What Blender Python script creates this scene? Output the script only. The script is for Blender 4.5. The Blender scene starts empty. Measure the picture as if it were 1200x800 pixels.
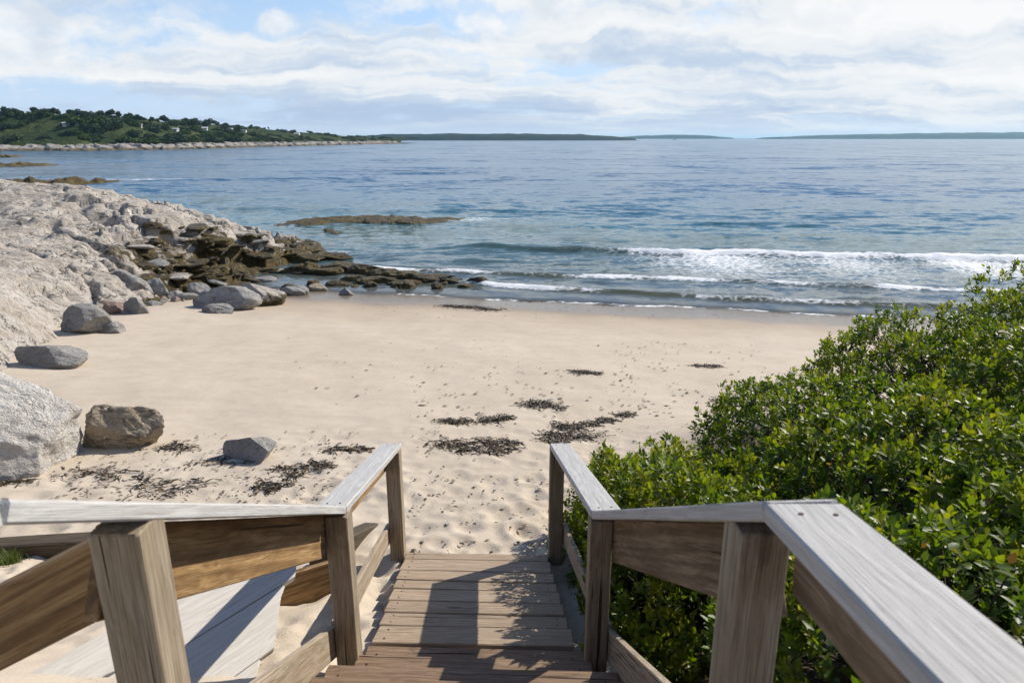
import bpy, math, random
import numpy as np
from mathutils import Vector, Matrix

R = math.radians
rng = np.random.default_rng(7)
random.seed(7)
scene = bpy.context.scene
COL = scene.collection

# ------------------------------------------------------------------ camera
CZ = 5.2                        # eye above the water (z = 0)
PITCH = R(16.6)
cth, sth = math.cos(PITCH), math.sin(PITCH)
FP = 800.0                      # focal length in 1200 px wide photo pixels (24 mm)

def ray(px, py):
    u, v = px - 600.0, py - 400.0
    return np.array([u, -v * sth + FP * cth, -(v * cth + FP * sth)])

def at(px, py, Y):              # survey point: direction seen in the photo, distance Y ahead
    r = ray(px, py)
    r = r / r[1] * Y
    return Vector((r[0], r[1], r[2] + CZ))

# ------------------------------------------------------------------ noise
_perm = np.random.default_rng(11).permutation(512).astype(np.int64)
def _h(ix, iy, iz=0):
    return _perm[(_perm[(_perm[ix & 511] + iy) & 511] + iz) & 511]
_ga = np.random.default_rng(5).normal(size=(512, 3))
_ga /= np.linalg.norm(_ga, axis=1)[:, None]

def perlin(x, y, z=None):
    x = np.asarray(x, float); y = np.asarray(y, float)
    z = np.zeros_like(x) if z is None else np.asarray(z, float)
    xi, yi, zi = np.floor(x).astype(np.int64), np.floor(y).astype(np.int64), np.floor(z).astype(np.int64)
    xf, yf, zf = x - xi, y - yi, z - zi
    f = lambda t: t * t * t * (t * (t * 6 - 15) + 10)
    u, v, w = f(xf), f(yf), f(zf)
    def g(a, b, c):
        q = _ga[_h(xi + a, yi + b, zi + c)]
        return q[..., 0] * (xf - a) + q[..., 1] * (yf - b) + q[..., 2] * (zf - c)
    l = lambda a, b, t: a + (b - a) * t
    return l(l(l(g(0,0,0), g(1,0,0), u), l(g(0,1,0), g(1,1,0), u), v),
             l(l(g(0,0,1), g(1,0,1), u), l(g(0,1,1), g(1,1,1), u), v), w) * 1.5

def fbm(x, y, z=None, o=4, gain=.5, lac=2.03):
    s = 0; a = 1
    for i in range(o):
        s = s + a * perlin(x + 17.3 * i, y - 9.1 * i, None if z is None else z + 5.7 * i)
        x = x * lac; y = y * lac; z = None if z is None else z * lac
        a *= gain
    return s

def worley(x, y, seed=0):
    xi, yi = np.floor(x).astype(np.int64), np.floor(y).astype(np.int64)
    f1 = np.full(x.shape, 9.); f2 = np.full(x.shape, 9.); cid = np.zeros(x.shape, np.int64)
    dx1 = np.zeros(x.shape); dy1 = np.zeros(x.shape)
    for i in (-1, 0, 1):
        for j in (-1, 0, 1):
            h = _h(xi + i, yi + j, seed)
            h2 = _h(xi + i, yi + j, seed + 91)
            ddx = xi + i + h / 512. - x; ddy = yi + j + h2 / 512. - y
            d = np.sqrt(ddx ** 2 + ddy ** 2)
            m = d < f1
            f2 = np.where(m, f1, np.minimum(f2, d))
            f1 = np.where(m, d, f1); cid = np.where(m, h, cid)
            dx1 = np.where(m, ddx, dx1); dy1 = np.where(m, ddy, dy1)
    return f1, f2, cid, dx1, dy1

def sstep(a, b, x):
    t = np.clip((np.asarray(x, float) - a) / (b - a), 0, 1)
    return t * t * (3 - 2 * t)

# ------------------------------------------------------------------ mesh helpers
def mesh_np(name, verts, faces, mat=None, smooth=True, attrs=None):
    """verts (n,3); faces: (m,3) or (m,4) int array"""
    verts = np.asarray(verts, np.float32); faces = np.asarray(faces, np.int32)
    me = bpy.data.meshes.new(name)
    n, k = faces.shape
    me.vertices.add(len(verts)); me.vertices.foreach_set('co', verts.ravel())
    me.loops.add(n * k); me.loops.foreach_set('vertex_index', faces.ravel())
    me.polygons.add(n)
    me.polygons.foreach_set('loop_start', np.arange(0, n * k, k, dtype=np.int32))
    me.polygons.foreach_set('loop_total', np.full(n, k, np.int32))
    if smooth: me.polygons.foreach_set('use_smooth', np.ones(n, bool))
    for an, arr in (attrs or {}).items():
        at_ = me.attributes.new(an, 'FLOAT', 'POINT'); at_.data.foreach_set('value', np.asarray(arr, np.float32))
    me.update(calc_edges=True); me.validate()
    if mat: me.materials.append(mat)
    return me

def link(name, me, parent=None):
    o = bpy.data.objects.new(name, me); COL.objects.link(o)
    if parent: o.parent = parent
    return o

def tag(o, label=None, cat=None, group=None, kind=None):
    if label: o['label'] = label
    if cat: o['category'] = cat
    if group: o['group'] = group
    if kind: o['kind'] = kind
    return o

def empty(name, loc, label, cat, group=None):
    o = bpy.data.objects.new(name, None); COL.objects.link(o); o.location = loc
    o.empty_display_size = .2
    return tag(o, label, cat, group)

def grid_faces(nr, nc, keep=None):
    i = np.arange(nr - 1)[:, None] * nc + np.arange(nc - 1)[None, :]
    f = np.stack([i, i + 1, i + nc + 1, i + nc], -1).reshape(-1, 4)
    if keep is not None: f = f[keep.reshape(-1)]
    return f

def compact(V, F):
    used = np.unique(F); m = np.full(len(V), -1); m[used] = np.arange(len(used))
    return V[used], m[F], used

# ------------------------------------------------------------------ node helpers
class NT:
    def __init__(s, name):
        s.m = bpy.data.materials.new(name); s.m.use_nodes = True
        s.t = s.m.node_tree; s.t.nodes.clear()
        s.out = s.t.nodes.new('ShaderNodeOutputMaterial')
    def n(s, typ, ins=None, **kw):
        nd = s.t.nodes.new(typ)
        for k, v in kw.items(): setattr(nd, k, v)
        for k, v in (ins or {}).items():
            if isinstance(v, bpy.types.NodeSocket): s.t.links.new(v, nd.inputs[k])
            else: nd.inputs[k].default_value = v
        return nd
    def noise(s, vec, scale, detail=4, rough=.55, dist=0.):
        nd = s.n('ShaderNodeTexNoise', {'Scale': scale, 'Detail': detail, 'Roughness': rough, 'Distortion': dist})
        if vec is not None: s.t.links.new(vec, nd.inputs['Vector'])
        return nd.outputs['Fac']
    def voro(s, vec, scale, feature='F1', out='Distance', rand=1.):
        nd = s.n('ShaderNodeTexVoronoi', {'Scale': scale, 'Randomness': rand}, feature=feature)
        s.t.links.new(vec, nd.inputs['Vector'])
        return nd.outputs[out]
    def ramp(s, fac, stops, interp='LINEAR'):
        nd = s.n('ShaderNodeValToRGB', {'Fac': fac}); cr = nd.color_ramp; cr.interpolation = interp
        while len(cr.elements) < len(stops): cr.elements.new(.5)
        for e, (p, c) in zip(cr.elements, stops):
            e.position = p; e.color = (*c, 1) if not isinstance(c, (int, float)) else (c, c, c, 1)
        return nd.outputs['Color']
    def mix(s, fac, a, b, mode='MIX'):
        nd = s.n('ShaderNodeMix', data_type='RGBA', blend_type=mode)
        for k, v in ((0, fac), (6, a), (7, b)):
            if isinstance(v, bpy.types.NodeSocket): s.t.links.new(v, nd.inputs[k])
            else: nd.inputs[k].default_value = v if k == 0 or len(v) == 4 else (*v, 1)
        return nd.outputs[2]
    def math(s, op, a, b=0., c=0., clamp=False):
        nd = s.n('ShaderNodeMath', operation=op, use_clamp=clamp)
        for k, v in enumerate((a, b, c)):
            if isinstance(v, bpy.types.NodeSocket): s.t.links.new(v, nd.inputs[k])
            else: nd.inputs[k].default_value = v
        return nd.outputs[0]
    def mapr(s, v, a, b, c=0., d=1., smooth=True):
        return s.n('ShaderNodeMapRange', {'Value': v, 'From Min': a, 'From Max': b, 'To Min': c, 'To Max': d},
                   interpolation_type='SMOOTHSTEP' if smooth else 'LINEAR').outputs[0]
    def mapping(s, vec, scale=(1,1,1), rot=(0,0,0), loc=(0,0,0)):
        return s.n('ShaderNodeMapping', {'Vector': vec, 'Scale': scale, 'Rotation': rot, 'Location': loc}).outputs[0]
    def coord(s, which='Object'):
        return s.n('ShaderNodeTexCoord').outputs[which]
    def pos(s): return s.n('ShaderNodeNewGeometry').outputs['Position']
    def xyz(s, v):
        o = s.n('ShaderNodeSeparateXYZ', {'Vector': v}).outputs; return o[0], o[1], o[2]
    def attr(s, name): return s.n('ShaderNodeAttribute', attribute_name=name).outputs['Fac']
    def rand(s): return s.n('ShaderNodeObjectInfo').outputs['Random']
    def bump(s, h, strength=.5, dist=.02, nrm=None):
        ins = {'Height': h, 'Strength': strength, 'Distance': dist}
        if nrm is not None: ins['Normal'] = nrm
        return s.n('ShaderNodeBump', ins).outputs[0]
    def done(s, sh):
        s.t.links.new(sh, s.out.inputs['Surface']); return s.m
    def pbr(s, col, rough=.8, nrm=None, spec=.3, **kw):
        ins = {'Base Color': col if isinstance(col, bpy.types.NodeSocket) else (*col, 1), 'Roughness': rough, 'Specular IOR Level': spec}
        if nrm is not None: ins['Normal'] = nrm
        ins.update(kw)
        return s.n('ShaderNodeBsdfPrincipled', ins).outputs[0]

# ------------------------------------------------------------------ materials
def mat_wood(name, light, dark, stain, stain_amt=.5, lichen=.0, rough=.8, grain=1., ckt=.675, fib=.6):
    s = NT(name); oc = s.coord(); r = s.rand()
    off = s.n('ShaderNodeCombineXYZ', {'X': s.math('MULTIPLY', r, 37.), 'Y': s.math('MULTIPLY', r, 11.), 'Z': s.math('MULTIPLY', r, 23.)}).outputs[0]
    v = s.n('ShaderNodeVectorMath', {0: oc, 1: off}, operation='ADD').outputs[0]
    warp = s.noise(s.mapping(v, (1.2, 4, 4)), 1.5, 2)
    gv = s.mapping(v, (1.3, 38, 38))
    gv2 = s.n('ShaderNodeVectorMath', {0: gv, 1: s.n('ShaderNodeCombineXYZ', {'X': 0., 'Y': s.math('MULTIPLY', warp, 5.), 'Z': s.math('MULTIPLY', warp, 5.)}).outputs[0]}, operation='ADD').outputs[0]
    g1 = s.noise(gv2, 1.6, 5, .6)
    g2 = s.noise(s.mapping(v, (3.5, 210, 210)), 1.5, 3, .6)
    fig = s.n('ShaderNodeTexWave', {'Vector': s.mapping(v, (.35, 9, 9)), 'Scale': 1.1, 'Distortion': 9., 'Detail': 3., 'Detail Scale': .8}, wave_type='BANDS', bands_direction='DIAGONAL').outputs['Fac']
    blot = s.noise(s.mapping(v, (1.5, 5, 5)), 1.4, 4, .6)
    spot = s.noise(v, 38., 3, .6)
    c = s.mix(s.mapr(g1, .24, .70), dark, light)
    c = s.mix(s.math('MULTIPLY', s.mapr(fig, .35, 1.), .35 * grain), c, stain)
    c = s.mix(s.math('MULTIPLY', s.mapr(blot, .45, .72), stain_amt), c, stain)
    c = s.mix(s.mapr(g2, .50, .64, 0., fib), c, tuple(x * .45 for x in dark))
    kv = s.mapping(v, (1.7, 6.5, 6.5)); kd = s.voro(kv, 1.); kc = s.n('ShaderNodeSeparateColor', {0: s.voro(kv, 1., out='Color')}).outputs[0]
    kn = s.math('MULTIPLY', s.mapr(s.math('ADD', kd, s.math('MULTIPLY', s.math('SUBTRACT', g1, .5), .08)), .13, .07), s.math('GREATER_THAN', kc, .72))
    c = s.mix(s.math('MULTIPLY', kn, .75), c, tuple(x * .5 for x in dark))
    # checks: thin long splits in the grain
    crack = s.noise(s.mapping(v, (.9, 42, 42)), 1., 2, .5, .4)
    ck = s.mapr(crack, ckt, ckt + .03)
    c = s.mix(ck, c, tuple(x * .22 for x in dark))
    if lichen:
        c = s.mix(s.math('MULTIPLY', s.mapr(spot, .6, .7), lichen), c, (.42, .44, .36))
        c = s.mix(s.math('MULTIPLY', s.mapr(s.noise(v, 13., 4, .65), .6, .72), lichen), c, (.10, .115, .07))
    c = s.mix(s.math('MULTIPLY', r, .3), c, s.mix(1., c, (.62, .58, .55), 'MULTIPLY'))
    h = s.math('SUBTRACT', s.math('ADD', s.math('MULTIPLY', g1, .6), s.math('MULTIPLY', g2, .5)), s.math('MULTIPLY', ck, 1.2))
    return s.done(s.pbr(c, rough, s.bump(h, .8, .005), .25))

W_CAP = mat_wood('weathered_cap_wood', (.54, .53, .51), (.38, .37, .35), (.45, .44, .42), .5, .10, .6, .4, .72, .35)
W_POST = mat_wood('aged_post_wood', (.385, .32, .235), (.21, .165, .11), (.25, .19, .115), .55, .12, .75)
W_RAIL = mat_wood('golden_rail_wood', (.46, .30, .14), (.22, .125, .05), (.13, .07, .028), .75, .04, .7, 1.6)
W_RAILG = mat_wood('brown_grey_rail_wood', (.35, .265, .175), (.17, .12, .07), (.12, .08, .045), .6, .06, .75, 1.6)
W_TOE = mat_wood('grey_toe_board_wood', (.50, .42, .32), (.26, .205, .145), (.33, .25, .16), .5, .08, .75)
W_TREAD = mat_wood('worn_tread_wood', (.34, .235, .155), (.15, .095, .06), (.25, .165, .10), .6, .10, .7)
W_DECK = mat_wood('sun_bleached_deck_wood', (.45, .355, .26), (.25, .185, .125), (.34, .255, .175), .6, .06, .75)
W_PALE = mat_wood('silvered_plank_wood', (.60, .57, .52), (.47, .44, .39), (.52, .48, .42), .5, .05, .75, .7, .70, .3)
W_DARK = mat_wood('dark_timber_wood', (.12, .095, .065), (.055, .042, .03), (.07, .05, .035), .5, .05, .8)

def mat_metal():
    s = NT('rusty_screw_metal'); c = s.ramp(s.noise(s.coord(), 300.), [(.3, (.05, .035, .028)), (.7, (.13, .08, .05))])
    return s.done(s.pbr(c, .6, None, .4, Metallic=.6))
M_SCREW = mat_metal()

def mat_sand():
    s = NT('beach_sand'); p = s.pos(); x, y, z = s.xyz(p)
    n1 = s.noise(p, .35, 5, .6); n2 = s.noise(p, 3.2, 5, .65); n3 = s.noise(p, 60., 4, .7); n4 = s.noise(p, 260., 2, .6)
    c = s.mix(s.mapr(n1, .3, .7), (.485, .405, .31), (.54, .46, .36))
    c = s.mix(s.mapr(n2, .4, .75, 0, .45), c, (.40, .32, .235))
    c = s.mix(s.mapr(n3, .52, .78, 0, .55), c, (.30, .235, .17))
    c = s.mix(s.mapr(n4, .35, .75, 0, .35), c, (.62, .53, .42))
    # scattered crumbs of weed, pebbles and shell
    crumb = s.voro(p, 17.); cm = s.mapr(crumb, .13, .08, 0, 1)
    c = s.mix(s.math('MULTIPLY', cm, s.mapr(s.noise(p, .8, 3, .6), .5, .66, 0, .75)), c, (.12, .095, .06))
    # wet band left by the waves
    wet = s.mapr(s.math('ADD', z, s.math('MULTIPLY', s.math('SUBTRACT', s.noise(p, .5, 4), .5), .25)), .42, .14)
    damp = s.mapr(s.math('ADD', z, s.math('MULTIPLY', s.math('SUBTRACT', s.noise(p, .25, 4), .5), .5)), .75, .28, 0, .55)
    c = s.mix(damp, c, (.36, .275, .19)); c = s.mix(wet, c, (.20, .155, .11))
    # soil and leaf litter under the shrubs
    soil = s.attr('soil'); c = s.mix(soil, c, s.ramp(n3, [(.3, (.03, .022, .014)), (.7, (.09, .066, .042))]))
    h = s.math('ADD', s.math('MULTIPLY', n2, .5), s.math('ADD', s.math('MULTIPLY', n3, .35), s.math('MULTIPLY', n4, .12)))
    b = s.bump(h, s.mapr(wet, 0, 1, .6, .08), .035)
    rough = s.mapr(wet, 0, 1, .9, .22)
    return s.done(s.pbr(c, rough, b, .3))
M_SAND = mat_sand()

def mat_rock(name, c1, c2, tint, weed=True, weed_z=.55, crack=1., stretch=1., attr=False):
    s = NT(name); p = s.pos(); x, y, z = s.xyz(p)
    r = s.rand()
    pv = s.n('ShaderNodeVectorMath', {0: p, 1: s.n('ShaderNodeCombineXYZ', {'X': s.math('MULTIPLY', r, 53.), 'Y': r, 'Z': 0.}).outputs[0]}, operation='ADD').outputs[0]
    ps = s.mapping(pv, (.55, 1.5, 2.2), (.2, .35, R(-32)))
    n1 = s.noise(pv, .7, 6, .6); n2 = s.noise(pv, 5., 6, .7); n3 = s.noise(pv, 42., 4, .7); n4 = s.noise(ps, 3., 6, .65, .6)
    c = s.mix(s.mapr(n1, .3, .7), c1, c2)
    c = s.mix(s.mapr(n4, .48, .66, 0, .65), c, tint)
    c = s.mix(s.mapr(n3, .5, .7, 0, .5), c, tuple(v * .55 for v in c1))
    c = s.mix(s.mapr(n3, .5, .3, 0, .45), c, tuple(min(.7, v * 1.35) for v in c2))
    c = s.mix(s.mapr(n2, .62, .72, 0, .55), c, (.10, .092, .08))
    # thin fracture lines and dark pits
    l1 = s.noise(s.mapping(pv, (.5 * stretch, 1.4 * stretch, 1.6 * stretch), (.3, .2, R(-35))), 1.1, 5, .6, .25)
    l2 = s.noise(s.mapping(pv, (1.6 * stretch, 4.2 * stretch, 4 * stretch), (.2, .5, R(-20)), (4, 7, 1)), 1.3, 5, .65, .6)
    k1 = s.math('MULTIPLY', s.mapr(s.math('ABSOLUTE', s.math('SUBTRACT', l1, .5)), .016, .003), s.mapr(n1, .42, .56))
    k2 = s.math('MULTIPLY', s.mapr(l2, .66, .72), .9)
    ck = s.math('MULTIPLY', s.math('MAXIMUM', k1, k2), crack)
    c = s.mix(s.math('MULTIPLY', ck, .7), c, (.06, .05, .042))
    rough = .88; hh = s.math('SUBTRACT', s.math('ADD', s.math('MULTIPLY', n2, .8), s.math('MULTIPLY', n3, .25)), s.math('MULTIPLY', ck, .7))
    if weed:
        wz = s.math('ADD', z, s.math('ADD', s.math('MULTIPLY', s.math('SUBTRACT', n1, .5), -1.7), s.math('MULTIPLY', s.math('SUBTRACT', s.noise(pv, 2.3, 5, .7), .5), -1.5)))
        stainz = s.mapr(wz, weed_z + .75, weed_z + .25, 0, .75)
        c = s.mix(stainz if not attr else 0., c, (.11, .09, .065))
        wm = s.mapr(wz, weed_z + .12, weed_z - .04)
        if attr:
            wa = s.math('ADD', s.attr('weed'), s.math('ADD', s.math('MULTIPLY', s.math('SUBTRACT', n1, .5), 1.3), s.math('MULTIPLY', s.math('SUBTRACT', s.noise(s.mapping(pv, (.6, 1.6, 1)), 1.6, 5, .7), .5), 2.1)))
            wm = s.math('MAXIMUM', s.mapr(wa, .46, .62), s.math('MULTIPLY', wm, s.mapr(x, -17., -13.)))
            c = s.mix(s.mapr(wa, .2, .5, 0, .6), c, (.13, .105, .075))
        wn = s.math('ADD', s.math('MULTIPLY', s.noise(pv, 9., 5, .7), .5), s.math('MULTIPLY', s.noise(s.mapping(pv, (.6, 1.2, 1)), 1.7, 4, .65), .5))
        wc = s.ramp(wn, [(.32, (.022, .016, .009)), (.44, (.075, .054, .022)), (.54, (.165, .118, .036)), (.66, (.29, .22, .065))])
        c = s.mix(wm, c, wc)
        hh = s.math('ADD', hh, s.math('MULTIPLY', s.math('MULTIPLY', s.noise(pv, 16., 4, .7), 2.), wm))
        rough = s.mapr(wm, 0, 1, .88, .38)
    return s.done(s.pbr(c, rough, s.bump(s.math('ADD', hh, s.math('MULTIPLY', n4, 1.2)), 1., .11), .3))
M_LEDGE = mat_rock('pale_granite_ledge', (.44, .385, .32), (.60, .55, .485), (.36, .29, .22), attr=True)
M_PALE = mat_rock('pale_boulder_granite', (.52, .485, .435), (.64, .61, .56), (.49, .44, .38), weed=False, crack=.25, stretch=1.3)
M_GREY = mat_rock('grey_boulder_stone', (.27, .26, .24), (.42, .405, .375), (.21, .19, .165), weed=False, crack=.4, stretch=2.)
M_TAN = mat_rock('tan_boulder_stone', (.36, .29, .195), (.50, .42, .31), (.22, .165, .11), weed=False, crack=.5, stretch=2.2)
M_RED = mat_rock('reddish_boulder_stone', (.27, .19, .15), (.36, .29, .24), (.18, .12, .10), weed=False, crack=.4, stretch=2.)
M_WEEDROCK = mat_rock('weed_covered_stone', (.20, .18, .15), (.30, .27, .24), (.14, .11, .08), weed=True, weed_z=2.2, crack=.3)
M_SHORE = mat_rock('far_shore_granite', (.27, .245, .215), (.40, .365, .325), (.2, .16, .13), weed=True, weed_z=.5, crack=.6, stretch=.4)

def mat_weed(name, a, b, c3):
    s = NT(name); v = s.attr('tone'); n = s.noise(s.pos(), 40., 3)
    c = s.ramp(s.math('ADD', s.math('MULTIPLY', v, .75), s.math('MULTIPLY', n, .25)), [(.15, a), (.55, b), (.95, c3)])
    return s.done(s.pbr(c, .55, None, .35))
M_WEED = mat_weed('dried_seaweed', (.026, .019, .011), (.075, .053, .029), (.17, .125, .07))

def mat_leaf(name, cols, rough=.36, transl=.35, gloss=.5):
    s = NT(name); t = s.attr('tone'); n = s.noise(s.pos(), 90., 2)
    c = s.ramp(t, cols); c = s.mix(s.mapr(n, .3, .7, 0, .25), c, s.mix(1., c, (.6, .62, .5), 'MULTIPLY'))
    p = s.pbr(c, rough, None, gloss)
    tr = s.n('ShaderNodeBsdfTranslucent', {'Color': s.mix(1., c, (1.5, 1.6, .5), 'MULTIPLY')}).outputs[0]
    return s.done(s.n('ShaderNodeMixShader', {0: transl, 1: p, 2: tr}).outputs[0])
M_LEAF = mat_leaf('glossy_shrub_leaf', [(0., (.024, .05, .008)), (.3, (.062, .105, .010)), (.6, (.135, .185, .012)), (.9, (.24, .25, .018)), (.97, (.22, .17, .03)), (1., (.16, .06, .03))], .45, .45, .4)
M_TREE_LEAF = mat_leaf('dark_tree_leaf', [(0., (.012, .026, .012)), (.5, (.022, .045, .018)), (1., (.045, .075, .024))], .6, .2, .25)
M_BUSH_LEAF = mat_leaf('green_thicket_leaf', [(0., (.022, .045, .012)), (.5, (.045, .082, .018)), (1., (.085, .13, .03))], .6, .25, .25)
M_GRASS = mat_leaf('beach_grass_blade', [(0., (.05, .09, .02)), (.6, (.10, .15, .03)), (1., (.22, .2, .08))], .5, .35, .3)

def mat_bark():
    s = NT('twig_bark'); n = s.noise(s.pos(), 30., 4)
    return s.done(s.pbr(s.ramp(n, [(.3, (.03, .022, .016)), (.7, (.095, .07, .05))]), .85))
M_BARK = mat_bark()

def mat_land():
    s = NT('headland_ground'); p = s.pos(); x, y, z = s.xyz(p)
    n1 = s.noise(p, .035, 5, .65); n2 = s.noise(p, .25, 5, .7)
    c = s.ramp(n1, [(.3, (.024, .038, .015)), (.5, (.042, .062, .02)), (.64, (.088, .105, .032)), (.78, (.14, .13, .05))])
    c = s.mix(s.mapr(n2, .4, .7, 0, .7), c, (.022, .034, .013))
    return s.done(s.pbr(c, .9, s.bump(s.math('ADD', n2, s.noise(p, 1., 4, .7)), 1., .8), .1))
M_LAND = mat_land()
def mat_far(name, a, b):
    s = NT(name); p = s.pos(); n = s.noise(p, .02, 5, .7)
    return s.done(s.pbr(s.ramp(n, [(.35, a), (.65, b)]), .95, None, .05))
M_FAR = mat_far('far_forest_haze_tint', (.020, .034, .036), (.036, .052, .050))  # forest green shifted to blue: some distance haze is painted into the colour

def mat_plain(name, c, rough=.7):
    s = NT(name); n = s.noise(s.coord(), 3., 4)
    return s.done(s.pbr(s.mix(s.mapr(n, .3, .7, 0, .2), c, tuple(v * .7 for v in c)), rough))
M_WHITE = mat_plain('white_house_paint', (.6, .6, .58)); M_ROOF = mat_plain('grey_roof_shingle', (.16, .15, .15), .9)
M_GLASS = mat_plain('dark_window_glass', (.03, .04, .05), .15); M_SAIL = mat_plain('white_sailcloth', (.8, .8, .78))
M_TIN = mat_plain('pale_metal_roof', (.62, .64, .66), .5)

def mat_water():
    s = NT('sea_water'); p = s.pos(); x, y, z = s.xyz(p)
    depth = s.attr('depth'); foam = s.attr('foam'); murk = s.attr('murk')
    body = s.ramp(s.mapr(depth, 0, 6., smooth=False), [(0., (.10, .10, .085)), (.12, (.075, .12, .115)), (.35, (.045, .14, .16)), (.7, (.018, .105, .175)), (1., (.006, .078, .160))])
    body = s.mix(s.mapr(s.noise(s.mapping(p, (.012, .03, 1)), 1., 4, .6), .35, .7, 0, .35), body, (.012, .06, .10))
    body = s.mix(murk, body, (.095, .088, .035))
    # wind ripples: slopes at every scale, long crests lying along the shore
    geo = s.n('ShaderNodeNewGeometry').outputs['Normal']
    def slope(scale, det, rough, rot, ax, ay, loc=0.):
        c = s.n('ShaderNodeTexNoise', {'Vector': s.mapping(p, (.55, 1., 1), (0, 0, R(rot)), (loc, 0, 0)), 'Scale': scale, 'Detail': det, 'Roughness': rough, 'Distortion': .25}).outputs['Color']
        c = s.n('ShaderNodeVectorMath', {0: c, 1: (.5, .5, .5)}, operation='SUBTRACT').outputs[0]
        return s.n('ShaderNodeVectorMath', {0: c, 1: (ax, ay, 0.)}, operation='MULTIPLY').outputs[0]
    calm = s.mapr(depth, .02, .6, .22, 1.)
    sl_ = s.n('ShaderNodeVectorMath', {0: slope(.08, 8., .86, 6, 1.0, 1.6), 1: slope(1.1, 5., .7, -12, .6, .95, 20.)}, operation='ADD').outputs[0]
    sl_ = s.n('ShaderNodeVectorMath', {0: sl_, 3: calm}, operation='SCALE').outputs[0]
    b = s.n('ShaderNodeVectorMath', {0: s.n('ShaderNodeVectorMath', {0: geo, 1: sl_}, operation='ADD').outputs[0]}, operation='NORMALIZE').outputs[0]
    water = s.pbr(body, s.mapr(depth, .3, 5., .10, .16), b, .45, IOR=1.333)
    # lacy foam
    fn = s.noise(s.mapping(p, (2.2, 4.2, 1)), 1.6, 6, .72, .5)
    wp = s.n('ShaderNodeVectorMath', {0: p, 1: s.n('ShaderNodeTexNoise', {'Vector': p, 'Scale': .9, 'Detail': 4.}).outputs['Color']}, operation='ADD').outputs[0]
    cell = s.voro(s.mapping(wp, (.9, 1.5, 1)), 2.6, 'DISTANCE_TO_EDGE')
    lace = s.math('ADD', s.math('MULTIPLY', fn, 1.05), s.mapr(cell, .0, .25, .13, -.10))
    fm = s.mapr(s.math('ADD', lace, s.math('MULTIPLY', foam, .95)), .70, 1.22)
    fm = s.math('MULTIPLY', fm, s.mapr(foam, .02, .12))
    fc = s.pbr((.84, .85, .85), .75, s.bump(fn, .8, .08), .2)
    sh = s.n('ShaderNodeMixShader', {0: fm, 1: water, 2: fc}).outputs[0]
    # the last centimetres over wet sand are clear
    tr = s.n('ShaderNodeBsdfTransparent').outputs[0]
    clear = s.math('MULTIPLY', s.mapr(depth, .09, .0, 0, .75), s.math('SUBTRACT', 1., fm))
    sh = s.n('ShaderNodeMixShader', {0: clear, 1: sh, 2: tr}).outputs[0]
    return s.done(sh)
M_WATER = mat_water()

# ------------------------------------------------------------------ ground
AX, PX = Vector((-.04, 1, 0)).normalized(), Vector((1, .04, 0)).normalized()   # along / across the stairs

def ground0(x, y):
    """beach height (z = 0 is the water)"""
    x = np.asarray(x, float); y = np.asarray(y, float)
    s = y + .2 * x
    beach = CZ - 3.38 - .1045 * (np.maximum(y, 4.95) + .2 * np.clip(x, -25, 40) - 4.95)
    beach = np.where(s > 30, np.maximum(beach, -8 - 0 * x), beach)
    up = np.where(y < 4.95, .285 * (4.95 - np.maximum(y, 3.35)) + np.where(y < 3.35, .52 * (3.35 - np.maximum(y, .5)), 0), 0)
    z = beach + up
    xr = x + .04 * y
    z = z - .10 * (1 - sstep(.75, .95, np.abs(xr + .12))) * (1 - sstep(4.7, 5.1, y))   # clear of the boards
    z = z + .55 * sstep(-1.0, -2.6, xr) * (1 - sstep(1.0, 3.6, y)) * .7               # left bank
    z = z + 1.15 * sstep(.9, 5., x) * (1 - sstep(6., 10., y))                          # right bank under the shrubs
    z = z + .10 * sstep(.85, 1.2, xr) * (1 - sstep(4.3, 5.5, y))
    return np.maximum(z, -9)

def ground(x, y):
    z = ground0(x, y)
    z = z + .05 * fbm(x * .35, y * .35, o=3) * sstep(.05, .6, z)
    return z

def hit(px, py, zoff=0.):
    r = ray(px, py); r = r / r[1]
    Y = np.linspace(2.0, 60, 12000)
    zz = CZ + r[2] * Y - zoff
    g = np.maximum(ground(r[0] * Y, Y), 0 * Y)
    k = np.argmax(zz <= g)
    return Vector((r[0] * Y[k], Y[k], float(zz[k])))

def axis_lines(segs):
    out = [segs[0][0]]
    for a, b, n in segs: out += list(np.linspace(a, b, n + 1)[1:])
    return np.array(out)

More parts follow.
